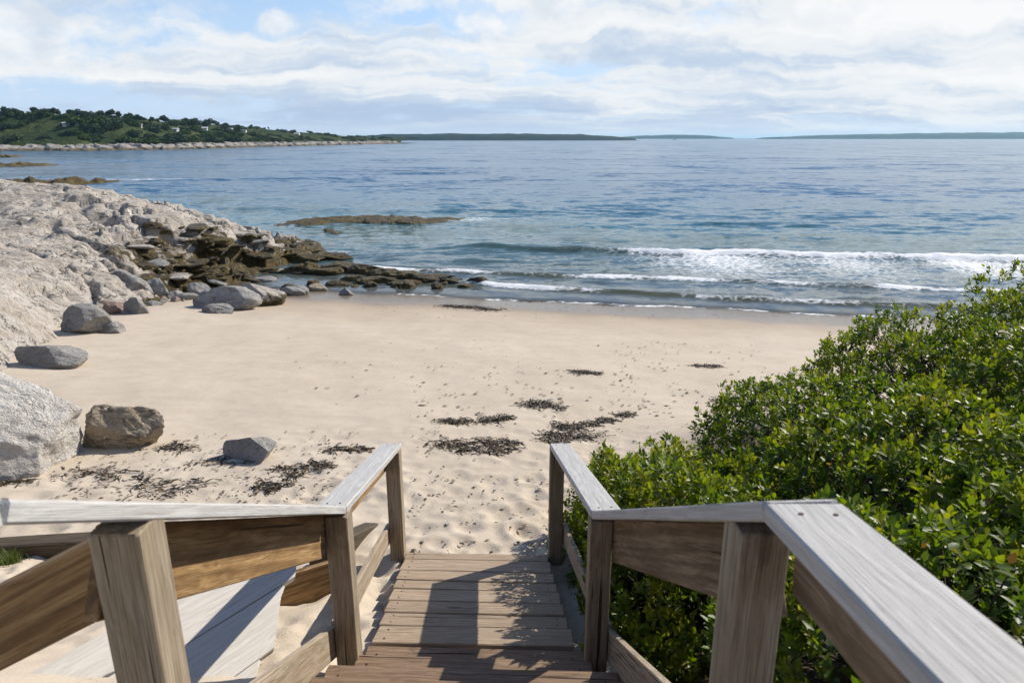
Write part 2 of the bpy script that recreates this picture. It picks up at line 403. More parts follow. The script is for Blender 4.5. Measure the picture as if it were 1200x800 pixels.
def build_beach():
    xs = axis_lines([(-900, -60, 14), (-60, -14, 110), (-14, -4, 160), (-4, 4.5, 300), (4.5, 14, 130), (14, 60, 80), (60, 900, 14)])
    ys = axis_lines([(-60, -3, 30), (-3, 3, 70), (3, 9, 240), (9, 14, 120), (14, 27, 170), (27, 60, 50), (60, 900, 20)])
    X, Y = np.meshgrid(xs, ys); Z = ground(X, Y)
    # trodden sand: overlapping footprints near the stairs, fading down the beach
    dry = sstep(.7, 1.4, Z)
    near = (.7 + .55 * (1 - sstep(5.6, 7.4, Y))) * dry * (1 - sstep(5.8, 10.5, Y + .3 * np.abs(X - .5))) * sstep(2.2, 3.6, Y)
    f1, f2, cid, dx, dy = worley(X * 2.1 + .3 * perlin(X, Y), Y * 2.1, 3)
    pit = -.035 * np.exp(-(f1 / .22) ** 2) + .014 * np.exp(-((f1 - .36) / .12) ** 2)
    f1b, f2b, _, _, _ = worley(X * 3.7 + 5, Y * 3.3, 8)
    pit += -.018 * np.exp(-(f1b / .25) ** 2) + .008 * np.exp(-((f1b - .4) / .12) ** 2)
    Z = Z + near * (pit * (.6 + 1.2 * np.clip(perlin(X * .7, Y * .7) + .3, 0, 1)) + .022 * fbm(X * 1.6, Y * 1.6, o=4))
    Z = Z + dry * .012 * fbm(X * 1.1, Y * 1.6, o=3)
    xr = X + .04 * Y
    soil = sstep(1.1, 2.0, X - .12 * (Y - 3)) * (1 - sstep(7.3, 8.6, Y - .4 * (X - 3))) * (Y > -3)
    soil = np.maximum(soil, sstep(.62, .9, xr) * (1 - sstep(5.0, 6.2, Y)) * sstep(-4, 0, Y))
    V = np.stack([X, Y, Z], -1).reshape(-1, 3)
    me = mesh_np('beach', V, grid_faces(len(ys), len(xs)), M_SAND, True, {'soil': soil.ravel()})
    tag(link('beach', me), kind='structure', label='pale sand beach sloping down to the sea')
build_beach()

# ------------------------------------------------------------------ sea
def pxline(pts):
    """polyline of photo points on the water plane -> (x sorted, y)"""
    P = []
    for px, py in pts:
        r = ray(px, py); k = -CZ / r[2]; P.append((r[0] * k, r[1] * k))
    P = np.array(sorted(P)); return P[:, 0], P[:, 1]

WAVES = [ # crest points, height, seaward width, shoreward width, foam profile, murk
    dict(p=[(560, 290), (650, 293), (720, 296), (760, 298), (860, 299), (960, 302), (1080, 304), (1200, 306), (1500, 311)], h=.31, ws=1.5, wl=.45, foam=[(-99, 0), (.5, 0), (5.0, .25), (7.3, 1), (60, 1)], murk=.55, xr=(-7, 60), tail=6.5),
    dict(p=[(380, 313), (430, 315), (520, 319), (600, 323), (700, 326), (800, 328), (900, 333), (1060, 339), (1300, 347)], h=.15, ws=.8, wl=.3, foam=[(-12, .35), (-4, .75), (-2, .6), (0, .3), (2.4, .5), (4, .75), (60, .8)], murk=.75, xr=(-9, 60), tail=.5),
    dict(p=[(470, 330), (560, 333), (640, 339), (735, 344), (790, 347), (850, 352), (950, 356), (1050, 359), (1250, 366)], h=.15, ws=.55, wl=.28, foam=[(-9, .2), (-1.6, .5), (-.6, 1.), (2.9, 1.), (3.5, .2), (5.4, .15), (6.6, .55), (9, .6), (60, .6)], murk=.9, xr=(-4, 60), tail=.4),
    dict(p=[(200, 243), (300, 245), (420, 248), (600, 248), (700, 250)], h=.20, ws=1.8, wl=1.2, foam=[(-99, 0), (60, 0)], murk=.1, xr=(-24, 5), tail=0),
    dict(p=[(540, 262), (600, 264), (680, 266), (760, 267)], h=.13, ws=1.5, wl=1., foam=[(-99, 0), (60, 0)], murk=.1, xr=(-5, 7), tail=0),
    dict(p=[(760, 277), (850, 276), (950, 278), (1050, 279)], h=.14, ws=1.4, wl=.9, foam=[(-99, 0), (60, 0)], murk=.2, xr=(6, 21), tail=0),
    dict(p=[(640, 278), (700, 280), (780, 282)], h=.10, ws=1., wl=.6, foam=[(-99, 0), (60, 0)], murk=.1, xr=(1, 9), tail=0),
    dict(p=[(830, 262), (900, 264), (1000, 263), (1100, 262)], h=.10, ws=1.6, wl=1., foam=[(-99, 0), (60, 0)], murk=.1, xr=(10, 28), tail=0),
]

def water_fields(X, Y):
    g = ground0(X, Y)
    chop = .05 * fbm(X * .35, Y * .8, o=3) + .018 * fbm(X * 1.3, Y * 2.2, o=2)
    Z = chop * sstep(18, 32, Y + .2 * X) + .10 * perlin(X * .05, Y * .16) * sstep(30, 60, Y)
    foam = np.zeros_like(X); murk = np.zeros_like(X)
    for k, w in enumerate(WAVES):
        cx, cy = pxline(w['p'])
        wob = .5 * perlin(X * .22 + 31 * k, X * 0 + 3.3 * k) + .14 * perlin(X * 1.1 + 7 * k, X * 0 + 1.7)
        d = Y - (np.interp(X, cx, cy) + wob * (.55 if k in (1, 2) else 1.))
        end = sstep(w['xr'][0], w['xr'][0] + (11 if k == 0 else 3), X) * (1 - sstep(w['xr'][1] - 4, w['xr'][1], X))
        amp = w['h'] * end * (.8 + .45 * perlin(X * .35 + 9 * k, X * 0 + k))
        prof = np.where(d > 0, np.exp(-(d / w['ws']) ** 2), np.exp(-(d / w['wl']) ** 2))
        fx = np.interp(X, [a for a, b in w['foam']], [b for a, b in w['foam']]) * end
        if k in (1, 2): fx = fx * np.clip(.72 + 1.1 * perlin(X * .42 + 11 * k, X * 0 + 4.4), .3, 1.05)
        else: fx = fx * np.clip(.9 + .7 * perlin(X * .3 + 11, X * 0 + 4.4), .3, 1.1)
        rag = fbm(X * 1.4 + 5 * k, Y * 1.4, o=3)
        Z = Z + amp * prof * (1 + .25 * fx * rag)
        crest = np.exp(-((d + .12) / (w['wl'] * (.9 if w['tail'] > 1 else .75))) ** 2)
        f = fx * crest * 1.15
        if w['tail'] > 0:    # foam left on the water shoreward of the breaking crest
            t = w['tail']
            f = np.maximum(f, fx * np.where(d < 0, np.exp(-(d / t) ** 2), 0) * (.50 if t > 1 else .36))
        foam = np.maximum(foam, f)
        murk = np.maximum(murk, w['murk'] * end * amp / w['h'] * np.exp(-((d + .15) / (w['wl'] * 1.3)) ** 2) * (1 - .6 * fx))
    # the swash runs up the sand with a scalloped edge
    sw = .045 * fbm(X * .5, X * 0 + 2.2, o=3) + .03
    depth = np.maximum(Z + sw - g, 0)
    Zs = np.maximum(Z, 0) + np.where(depth < .4, sw, sw * np.exp(-(depth - .4) * 2))
    depth = Zs - g
    edge = np.exp(-((depth - .012) / .018) ** 2) * sstep(-.02, .01, depth)
    foam = np.maximum(foam, .55 * edge * (X > -4) * sstep(-.1, .5, fbm(X * .9, Y * .4, o=2) + .25))
    # broken white water round the reefs
    for px, py, rx, ry, a in ((540, 258, 2.2, .9, .62), (560, 256, 3.5, .7, .45), (450, 266, 4., .5, .35), (155, 211, 5., 1.2, .75), (190, 210, 5., .8, .55), (380, 256, 2., .6, .4), (335, 290, 1.2, .4, .5), (395, 296, 1., .4, .5)):
        cx, cy = pxline([(px, py)]); foam = np.maximum(foam, a * np.exp(-((X - cx[0]) / rx) ** 2 - ((Y - cy[0]) / ry) ** 2) * (.7 + .6 * perlin(X * .8, Y * 1.6)))
    return Zs, foam, murk, np.clip(depth, 0, 9)

def build_sea():
    ts = np.linspace(-1.5, 1.5, 860)
    ys = [15.]
    while ys[-1] < 60: ys.append(ys[-1] + max(.055, ys[-1] ** 2 * .000135))
    while ys[-1] < 9000: ys.append(ys[-1] * 1.018)
    ys = np.array(ys)
    T, Y = np.meshgrid(ts, ys); X = T * Y
    Z, foam, murk, depth = water_fields(X, Y)
    g = ground0(X, Y)
    Z = np.where(Z < g - .05, g - .05, Z)
    V = np.stack([X, Y, Z], -1).reshape(-1, 3)
    wet = (Z - g > -.045)
    k = wet[:-1, :-1] | wet[1:, :-1] | wet[:-1, 1:] | wet[1:, 1:]
    V2, F, used = compact(V, grid_faces(len(ys), len(ts), k))
    me = mesh_np('sea', V2, F, M_WATER, True, {'foam': foam.ravel()[used], 'murk': murk.ravel()[used], 'depth': depth.ravel()[used]})
    tag(link('sea', me), kind='structure', label='blue sea with small waves breaking on the beach')
build_sea()

# ------------------------------------------------------------------ stairway
def beam(name, p0, p1, wid, thk, mat, parent, up=None, bev=.004, wobble=.0, taper0=0., taper1=0.):
    """timber from p0 to p1 (centre line), wid across, thk along `up`; local X runs with the grain"""
    p0, p1 = Vector(p0), Vector(p1); d = p1 - p0; L = d.length; ex = d.normalized()
    up = Vector(up or (0, 0, 1)); ey = up.cross(ex).normalized(); ez = ex.cross(ey).normalized()
    n = max(2, int(L / .12)); V = []; F = []
    hw, ht, b = wid / 2, thk / 2, bev
    ring = [(-hw + b, -ht), (hw - b, -ht), (hw, -ht + b), (hw, ht - b), (hw - b, ht), (-hw + b, ht), (-hw, ht - b), (-hw, -ht + b)]
    xs = [-L / 2, -L / 2 + b] + list(np.linspace(-L / 2, L / 2, n + 1)[1:-1]) + [L / 2 - b, L / 2]
    sd = random.random() * 100
    for i, x in enumerate(xs):
        sc = 1. if 0 < i < len(xs) - 1 else 1 - 2 * b / min(wid, thk) * .8
        wy = wobble * float(perlin(np.array([x * 1.3 + sd]), np.array([.3]))[0]); wz = wobble * float(perlin(np.array([x * 1.1 + sd]), np.array([7.3]))[0])
        for (y, z) in ring:
            xx = x
            if taper0 and i < 2: xx += taper0 * y
            if taper1 and i >= len(xs) - 2: xx += taper1 * y
            V.append((xx, y * sc + wy, z * sc + wz))
    m = len(xs)
    for i in range(m - 1):
        for j in range(8): F.append((i * 8 + j, i * 8 + (j + 1) % 8, (i + 1) * 8 + (j + 1) % 8, (i + 1) * 8 + j))
    me = bpy.data.meshes.new(name); me.from_pydata(V, [], F + [tuple(range(7, -1, -1)), tuple(range((m - 1) * 8, m * 8))]); me.materials.append(mat)
    me.update()
    import bmesh
    bm = bmesh.new(); bm.from_mesh(me); bmesh.ops.recalc_face_normals(bm, faces=bm.faces); bm.to_mesh(me); bm.free()
    o = link(name, me, parent)
    M = Matrix((ex, ey, ez)).transposed().to_4x4(); M.translation = (p0 + p1) / 2 - (parent.location if parent else Vector())
    if parent: o.matrix_basis = M
    else: o.matrix_world = M
    return o

def z_cap(side, y):      # top of the sloping cap rail
    zb = CZ - (1.80 if side > 0 else 1.775); zc = CZ - 2.34
    if y >= 3.05: return zb + (zc - zb) * (y - 3.05) / 1.9
    return zb + (.602 if side > 0 else .587) * (3.05 - y)
XI = {1: [(0, .495), (1.32, .505), (3.05, .40), (4.95, .305)], -1: [(0, -.80), (1.32, -.825), (3.05, -.835), (4.95, -.90)]}
def x_in(side, y):       # inner face of posts and caps
    q = XI[side]; return float(np.interp(y, [a for a, b in q], [b for a, b in q]))
W = .115
stairs = empty('beach_stairway', (0, 3.0, CZ - 2.9), 'weathered wooden stairway with post and board railings leading down to the sand', 'stairway')

def post(side, y, zbot, top=None):
    x = x_in(side, y) + side * W / 2
    yy = y + W / 2
    zt = (top if top else z_cap(side, yy)) - .045
    beam('post', (x, yy, zbot), (x, yy, zt), W, W, W_POST, stairs, up=(0, 1, 0), bev=.005, wobble=.002)
for sd in (1, -1):
    post(sd, 1.32, CZ - 2.3); post(sd, 3.05, CZ - 3.2); post(sd, 4.95, CZ - 3.75)
post(1, -.75, CZ - 2.1, CZ - .40); post(-1, -.75, CZ - 2.1, CZ - .52)

CW, CT = .158, .041
def screw_at(o, x, y, z, r=.0065):
    n = 8; V = [(x + r * math.cos(2 * math.pi * i / n), y + r * math.sin(2 * math.pi * i / n), z + q) for q in (-.002, .002) for i in range(n)]
    me = bpy.data.meshes.new('screw_head'); me.from_pydata(V, [], [tuple(range(n, 2 * n))] + [(i, (i + 1) % n, n + (i + 1) % n, n + i) for i in range(n)]); me.materials.append(M_SCREW); link('screw_head', me, o)
def cap(side, y0, y1, z0=None, z1=None, t0=0., t1=0.):
    xa = x_in(side, y0) + side * CW / 2; xb = x_in(side, y1) + side * CW / 2
    a = Vector((xa, y0, (z0 if z0 is not None else z_cap(side, y0)) - CT / 2)); b = Vector((xb, y1, (z1 if z1 is not None else z_cap(side, y1)) - CT / 2))
    o = beam('cap_rail', a, b, CW, CT, W_CAP, stairs, bev=.005, wobble=.002); L = (b - a).length
    for x in (-L / 2 + .06, L / 2 - .06):
        for y in (-.035, .03): screw_at(o, x + random.uniform(-.01, .01), y, CT / 2 + .0005, .005)
    return o
cap(1, 3.06, 5.075); cap(-1, 3.06, 5.08)
cap(1, 1.22, 3.05); cap(-1, .98, 3.055)
zr, zl = z_cap(1, 1.22), z_cap(-1, .98)
cap(1, -.95, 1.212, zr + .33, zr); cap(-1, -.95, .972, zl + .05, zl)

def board(side, y0, y1, dz, ht, name, mat, thk=.036, outer=True, zf=None):
    off = (W + thk / 2 + .002) if outer else -(thk / 2)
    f = zf or (lambda y: z_cap(side, y))
    a = Vector((x_in(side, y0) + side * off, y0, f(y0) - dz)); b = Vector((x_in(side, y1) + side * off, y1, f(y1) - dz))
    return beam(name, a, b, thk, ht, mat, stairs, bev=.004, wobble=.002)
for sd in (1, -1):
    board(sd, 3.12, 5.06, .045 + .012 + .085, .16, 'rail_board', W_RAIL if sd < 0 else W_RAILG)
    board(sd, 1.36 if sd < 0 else 1.42, 3.08, .055 + .125, .215, 'rail_board', W_RAIL if sd < 0 else W_RAILG)
    board(sd, 3.12, 5.06, .73 + .075, .15, 'toe_board', W_TOE)
    board(sd, 1.0, 3.14, .76 + .09, .17, 'toe_board', W_TOE)
board(1, -.9, 1.31, .16, .2, 'rail_board', W_RAILG, zf=lambda y: zr + .155 * (1.21 - y))
# short rail board dropping away to the left from the near left post
a = at(155, 656, 1.53); b = at(-150, 812, 1.42)
beam('rail_board', a, b, .036, .205, W_RAIL, stairs, bev=.004, wobble=.002)

# ramp boards (uneven widths), then steps up to the landing
ylines = [3.40, 3.64, 3.83, 4.02, 4.235, 4.40, 4.60, 4.86, 5.02]
zr_ = lambda y: CZ - 3.35 + .279 * (4.95 - y)
screws = []
def plank_across(name, y0, y1, z, slope, mat, thk=.04, over=.0, gap=.006):
    yc = (y0 + y1) / 2; xl = x_in(-1, yc) - over; xr = x_in(1, yc) + over
    j = random.uniform(-.012, .012)
    a = Vector((xl, yc - .04 * xl - .006, z - thk / 2 + random.uniform(-.004, .004))); b = Vector((xr, yc - .04 * xr, z - thk / 2 + random.uniform(-.004, .004)))
    o = beam(name, a, b, (y1 - y0) - gap - random.uniform(0, .006), thk, mat, stairs, up=(0, slope, 1), bev=.006, wobble=.004)
    L = (b - a).length
    for xs in (-L / 2 + .07, L / 2 - .07):
        for yo in (-.25, .25):
            n = 8; V = [(xs + .006 * math.cos(2 * math.pi * i / n), yo * (y1 - y0) + .006 * math.sin(2 * math.pi * i / n), thk / 2 + q) for q in (-.002, .0022) for i in range(n)]
            F = [tuple(range(n, 2 * n))] + [(i, (i + 1) % n, n + (i + 1) % n, n + i) for i in range(n)]
            me = bpy.data.meshes.new('screw_head'); me.from_pydata(V, [], F); me.materials.append(M_SCREW); link('screw_head', me, o)
    return o
for y0, y1 in zip(ylines[:-1], ylines[1:]):
    yc = (y0 + y1) / 2; plank_across('deck_board', y0, y1, zr_(yc), .279, W_DECK, over=-.004 if yc > 3.6 else 0)
Y0, Z0, RUN, RISE = 3.335, CZ - 2.875, .262, .166
for k in range(8):
    yn, zn = Y0 - k * RUN, Z0 + k * RISE
    plank_across('tread', yn - RUN - .045, yn, zn, 0, W_TREAD, over=.10 if k > 1 else .02, gap=.0)
    xl, xr = x_in(-1, yn) - .03, x_in(1, yn) + .03
    beam('riser', (xl, yn - .04 - .04 * xl, zn - .04 - RISE / 2 + .01), (xr, yn - .04 - .04 * xr, zn - .04 - RISE / 2 + .01), .02, RISE - .03, W_TREAD, stairs, bev=.002)
yl = Y0 - 8 * RUN
for k in range(14):
    plank_across('deck_board', yl - (k + 1) * .15, yl - k * .15, Z0 + 8 * RISE, 0, W_DECK, over=.08)
for x in (-.72, -.22, .28):
    beam('stringer', (x, Y0 - .12, Z0 - .20), (x - .0, yl, Z0 + 8 * RISE - .24), .04, .2, W_DARK, stairs)
    beam('joist', (x + .02, 3.42, zr_(3.42) - .115), (x - .02, 5.0, zr_(5.0) - .115), .04, .14, W_DARK, stairs)

# ------------------------------------------------------------------ pale plank panel, brown board, dark timber left of the stairs
def lying_panel():
    root = empty('plank_panel', at(280, 740, 3.0), 'silvery weathered plank panel lying on the sand left of the stairway', 'boards')
    E1, E2 = at(338, 664, 3.76), at(301, 780, 2.99)          # visible end
    back = (at(213, 763, 2.93) - at(333, 680, 3.58)).normalized()
    back = Vector((back.x, back.y, 0)).normalized() + Vector((0, 0, .12))
    across = (E2 - E1)
    nrm = back.cross(across).normalized()
    if nrm.z < 0: nrm = -nrm
    n = 3
    E1e = E1 - across * .5; ac = across * 2.2
    ey = nrm.cross(back).normalized(); tp = ac.dot(back) / ac.dot(ey)
    for i in range(n):
        c0 = E1e + ac * ((i + .5) / n)
        wid = abs(ac.dot(ey)) / n
        o = beam('plank', c0, c0 + back * 2.0, wid - .005, .045, W_PALE, root, up=nrm, bev=.003, wobble=.004, taper0=tp, taper1=tp)
        o.location += nrm * .003 * i
lying_panel()
def tapered_board():
    q = [at(285, 689, 3.87), at(396, 656, 4.25), at(396, 684, 4.25), at(285, 800, 3.87)]
    c = sum(q, Vector()) / 4; ex = (q[1] - q[0]); ex.z = 0; ex.normalize(); ey = Vector((0, 0, 1)).cross(ex)
    V = []
    for t in (-.02, .02):
        for v in q: d = v - c; V.append((d.dot(ex), t, d.z))
    me = bpy.data.meshes.new('leaning_board'); me.from_pydata(V, [], [(0, 1, 2, 3), (7, 6, 5, 4), (0, 4, 5, 1), (1, 5, 6, 2), (2, 6, 7, 3), (3, 7, 4, 0)]); me.materials.append(W_RAIL)
    o = link('leaning_board', me); M = Matrix((ex, ey, Vector((0, 0, 1)))).transposed().to_4x4(); M.translation = c; o.matrix_world = M
    return o
o = tapered_board(); tag(o, 'brown tapered board standing on edge in the sand beside the pale plank panel', 'board')
ta, tb = hit(-60, 655), hit(122, 642); ta.z += .055; tb.z += .055
o = beam('fallen_timber', ta, tb, .16, .15, W_DARK, None, bev=.012, wobble=.01)
tag(o, 'dark old timber lying on the sand behind the left railing', 'timber')
o = beam('sleeper_beam', at(372, 652, 4.6), at(458, 612, 6.0), .14, .16, W_DARK, None, bev=.012, wobble=.01)
tag(o, 'dark sand-blown beam half buried beside the lower left railing', 'timber')
def grass_tuft(px, py, n, hgt, label):
    c = hit(px, py); V = []; F = []; T = []
    for i in range(n):
        a = random.uniform(0, 6.283); r = abs(random.gauss(0, .055)); bx, by = c.x + r * math.cos(a), c.y + r * math.sin(a)
        ln = hgt * random.uniform(.5, 1.1); lean = random.uniform(.1, .7); da = random.uniform(0, 6.283); w = .004
        t = random.random(); q = len(V)
        for k in range(4):
            f = k / 3; ww = w * (1 - f * .9)
            px_, py_ = bx + math.cos(da) * lean * ln * f * f, by + math.sin(da) * lean * ln * f * f
            z = float(ground(np.array([bx]), np.array([by]))[0]) - .01 + ln * f * (1 - .3 * lean * f)
            V += [(px_ - math.sin(da) * ww, py_ + math.cos(da) * ww, z), (px_ + math.sin(da) * ww, py_ - math.cos(da) * ww, z)]; T += [t, t]
        for k in range(3): F.append((q + 2 * k, q + 2 * k + 1, q + 2 * k + 3, q + 2 * k + 2))
    me = mesh_np('grass_tuft', np.array(V), np.array(F), M_GRASS, True, {'tone': T})
    tag(link('grass_tuft', me), label, 'grass')
grass_tuft(14, 662, 260, .16, 'tuft of green beach grass behind the left railing')

# ------------------------------------------------------------------ rocks
def ico(level):
    import bmesh
    bm = bmesh.new(); bmesh.ops.create_icosphere(bm, subdivisions=level, radius=1.); bm.verts.ensure_lookup_table()
    V = np.array([v.co[:] for v in bm.verts]); F = np.array([[v.index for v in f.verts] for f in bm.faces]); bm.free()
    return V, F
ICO = {k: ico(k) for k in (3, 4, 5, 6)}

def rock_mesh(name, dims, seed, mat, level=5, cuts=9, rough=.08, soft=.1, lump=.1, wedge=None, weedy=0.):
    r = np.random.default_rng(seed); V, F = ICO[level]; V = V.copy()
    V *= (1 + lump * perlin(V[:, 0] * 1.1 + seed, V[:, 1] * 1.1, V[:, 2] * 1.1))[:, None]
    dirs = r.normal(size=(cuts, 3)); dirs /= np.linalg.norm(dirs, axis=1)[:, None]; off = r.uniform(.52, .88, cuts)
    if wedge is not None:
        dirs = np.concatenate([dirs, np.array([w[:3] for w in wedge], float)]); dirs /= np.linalg.norm(dirs, axis=1)[:, None]
        off = np.concatenate([off, [w[3] for w in wedge]])
    for n_, o_ in zip(dirs, off):
        d = V @ n_ - o_; V -= np.where(d > 0, d * (1 - soft * .3), 0)[:, None] * n_
    nrm = V / np.linalg.norm(V, axis=1)[:, None]
    sc = 1.8
    V += nrm * (rough * fbm(V[:, 0] * sc + seed * 3.1, V[:, 1] * sc, V[:, 2] * sc, o=5, gain=.55))[:, None]
    f1, f2, cid, _, _ = worley(V[:, 0] * 1.7 + seed + V[:, 2], V[:, 1] * 1.7 + V[:, 2] * .8, seed % 50)
    V += nrm * (rough * .9 * (cid / 512. - .5) * sstep(.02, .15, f2 - f1))[:, None]
    if weedy: V += nrm * (weedy * fbm(V[:, 0] * 7 + seed, V[:, 1] * 7, V[:, 2] * 7, o=3, gain=.7))[:, None]
    V = V * np.array(dims)
    return mesh_np(name, V, F, mat, True)

def boulder(px, py, wpx, hpx, seed, mat, label, depth=.8, rot=None, sink=.34, level=5, group=None, name='boulder', zoff=0., cat='rock', **kw):
    c = hit(px, py); d = c.y * cth - (c.z - CZ) * sth
    w = wpx * d / FP / 2; h = hpx * d / FP / 2
    dy = max(w * depth, h * .7)
    vis = h * 2 / 1.05                       # apparent height mixes height and depth seen from above
    tilt = math.atan2(CZ - c.z, c.y)
    hz = max(vis - 2 * dy * math.sin(tilt) * .55, vis * .45)
    me = rock_mesh(name, (w * 1.06, dy, hz / (2 - 2 * sink) * 1.15), seed, mat, level, **kw)
    o = link(name, me)
    o.location = (c.x, c.y + dy * .6, c.z + hz * .5 - hz * sink * .5 + zoff)
    if rot: o.rotation_euler = rot
    return tag(o, label, cat, group)

boulder(-84, 566, 240, 150, 3, M_PALE, 'huge pale boulder at the left edge beside the tan rock', depth=.85, lump=.18, cuts=4, rough=.07, level=6, wedge=[(.25, -.6, .8, .56), (.7, -.3, .6, .66)])
boulder(137, 527, 98, 70, 14, M_TAN, 'tan angular boulder leaning against the huge pale one', depth=.5, lump=.1, cuts=4, rough=.09, level=6, wedge=[(.3, -.5, .8, .40), (-.05, -.9, -.35, .50), (.75, -.2, -.65, .62), (.05, -.1, 1, .55), (-.8, -.3, .3, .72)])
boulder(291, 541, 72, 44, 21, M_GREY, 'grey wedge-shaped rock with a shaded face alone on the sand', depth=.7, lump=.08, cuts=2, rough=.03, wedge=[(-.55, -.8, .45, .28), (.55, .15, .75, .45), (-.15, .4, .9, .5)])
boulder(50, 431, 78, 38, 33, M_GREY, 'low grey boulder on the sand below the granite ledge', depth=.7, lump=.15, cuts=4, rough=.05, wedge=[(-.35, -.9, .35, .4), (.5, .2, .8, .5)])
boulder(90, 391, 62, 34, 41, M_GREY, 'grey boulder with a dark left face under the ledge', depth=.7, cuts=5, wedge=[(-.6, -.7, .3, .4)])
boulder(129, 390, 34, 14, 44, M_GREY, 'small flat grey rock right of the dark-faced boulder', depth=.7, cuts=5)
boulder(97, 362, 40, 22, 52, M_RED, 'reddish rock among the boulders at the foot of the ledge', depth=.7, cuts=6, wedge=[(-.5, -.7, .4, .4)])
boulder(126, 368, 34, 18, 57, M_RED, 'small pinkish rock in front of the reddish one', depth=.7, cuts=6)
boulder(138, 354, 62, 36, 61, M_GREY, 'dark undercut boulder at the foot of the granite ledge', depth=.7, cuts=5, wedge=[(-.45, -.8, .2, .3)])
boulder(156, 368, 34, 20, 63, M_GREY, 'small shaded rock right of the undercut boulder', depth=.7, cuts=6, wedge=[(-.6, -.7, .3, .35)])
boulder(182, 349, 36, 22, 68, M_GREY, 'rounded grey rock where the ledge meets the sand', depth=.7, cuts=5)
boulder(258, 362, 80, 28, 71, M_GREY, 'long grey rock with a dark near face in the middle of the sand edge', depth=.6, cuts=5, wedge=[(-.4, -.9, .3, .35)])
boulder(296, 358, 66, 32, 76, M_LEDGE, 'tilted pale rock slab behind the long grey rock', depth=.7, cuts=5, wedge=[(-.65, -.6, .4, .3), (.4, -.1, .9, .5)])
boulder(255, 367, 38, 12, 79, M_GREY, 'tiny dark rock in front of the long grey rock', depth=.6, cuts=6)
boulder(230, 347, 28, 16, 83, M_GREY, 'small dark cone-shaped rock left of the long grey rock', depth=.7, cuts=6)
boulder(343, 346, 32, 15, 88, M_GREY, 'flat dark rock right of the tilted pale slab', depth=.7, cuts=6)
boulder(405, 346, 17, 12, 91, M_GREY, 'single small dark pointed rock at the water edge', depth=.7, cuts=6, wedge=[(-.5, -.5, .7, .35), (.6, .1, .7, .35)])
boulder(372, 341, 24, 10, 95, M_TAN, 'low yellowish rock at the water edge', depth=.7, cuts=6)

def stones():
    st = np.random.default_rng(5)
    protos = [rock_mesh('stone', (1, .8, .6), 700 + i, (M_GREY, M_LEDGE, M_GREY, M_RED)[i % 4], 4, cuts=7, rough=.08) for i in range(8)]
    protow = [rock_mesh('stone', (1, .8, .6), 720 + i, M_WEEDROCK, 4, cuts=5, rough=.14, weedy=.08) for i in range(5)]
    line = [(64, 384), (90, 372), (130, 362), (160, 362), (200, 352), (235, 350), (300, 350), (350, 342), (400, 338), (470, 337), (560, 342)]
    for i in range(64):
        t = st.uniform(0, len(line) - 1); k = int(t); f = t - k
        px = line[k][0] * (1 - f) + line[k + 1][0] * f; py = line[k][1] * (1 - f) + line[k + 1][1] * f + st.normal() * 4 - 2
        c = hit(px, py); wz = px > 310 and st.random() < .8
        o = link('foot_stone' if not wz else 'weedy_stone', (protow[i % 5] if wz else protos[i % 8])); r = abs(st.normal()) * .16 + .08
        o.scale = (r, r, r * st.uniform(.6, 1.2)); o.rotation_euler = (st.uniform(-.3, .3), st.uniform(-.3, .3), st.uniform(0, 6.28)); o.location = (c.x, c.y, c.z + r * .12)
        tag(o, 'small weed-dark stone strewn along the water edge' if wz else 'small bare stone strewn along the foot of the ledge', 'stone', 'small stones along the ledge foot')
stones()

WR = 'seaweed-covered rocks at the waterline'
wr = [(385, 305, 40, 10), (402, 318, 46, 13), (430, 322, 42, 14), (452, 326, 34, 12), (474, 327, 34, 11), (500, 331, 30, 11), (530, 333, 28, 9), (564, 335, 30, 11), (440, 334, 40, 11), (415, 331, 30, 9), (466, 338, 20, 8), (380, 322, 34, 11), (352, 321, 40, 14), (358, 308, 34, 11), (395, 336, 26, 8), (518, 327, 34, 7), (545, 338, 16, 6), (482, 334, 20, 7)]
wl = ['large weedy rock where the ledge runs into the sea', 'broad weedy rock at the shore end of the rock line', 'dark weedy rock in the middle of the shallows', 'rounded weedy rock behind a thin line of foam', 'low weedy rock washed by the second wave', 'weedy rock further along the foam line', 'small weedy rock beside the last dark rock', 'dark weedy rock farthest right in the surf', 'olive weedy rock nearest the dry sand', 'flat olive rock next to the pointed rock', 'tiny weedy rock in the thin swash', 'dark weedy rock beside the ledge foot', 'brown weedy hump at the end of the ledge', 'brown weedy rock half awash by the ledge', 'small olive rock at the edge of wet sand', 'long low weedy rock along the foam', 'tiny dark rock in the surf beside the farthest one', 'small weedy rock among the middle shallows']
for i, ((px, py, w, h), lb) in enumerate(zip(wr, wl)):
    boulder(px, py, w * 1.15, h * .95, 200 + i, M_WEEDROCK, lb, depth=.7, level=5, group=WR, name='seaweed_rock', sink=.42, cuts=6, rough=.14, weedy=.05)

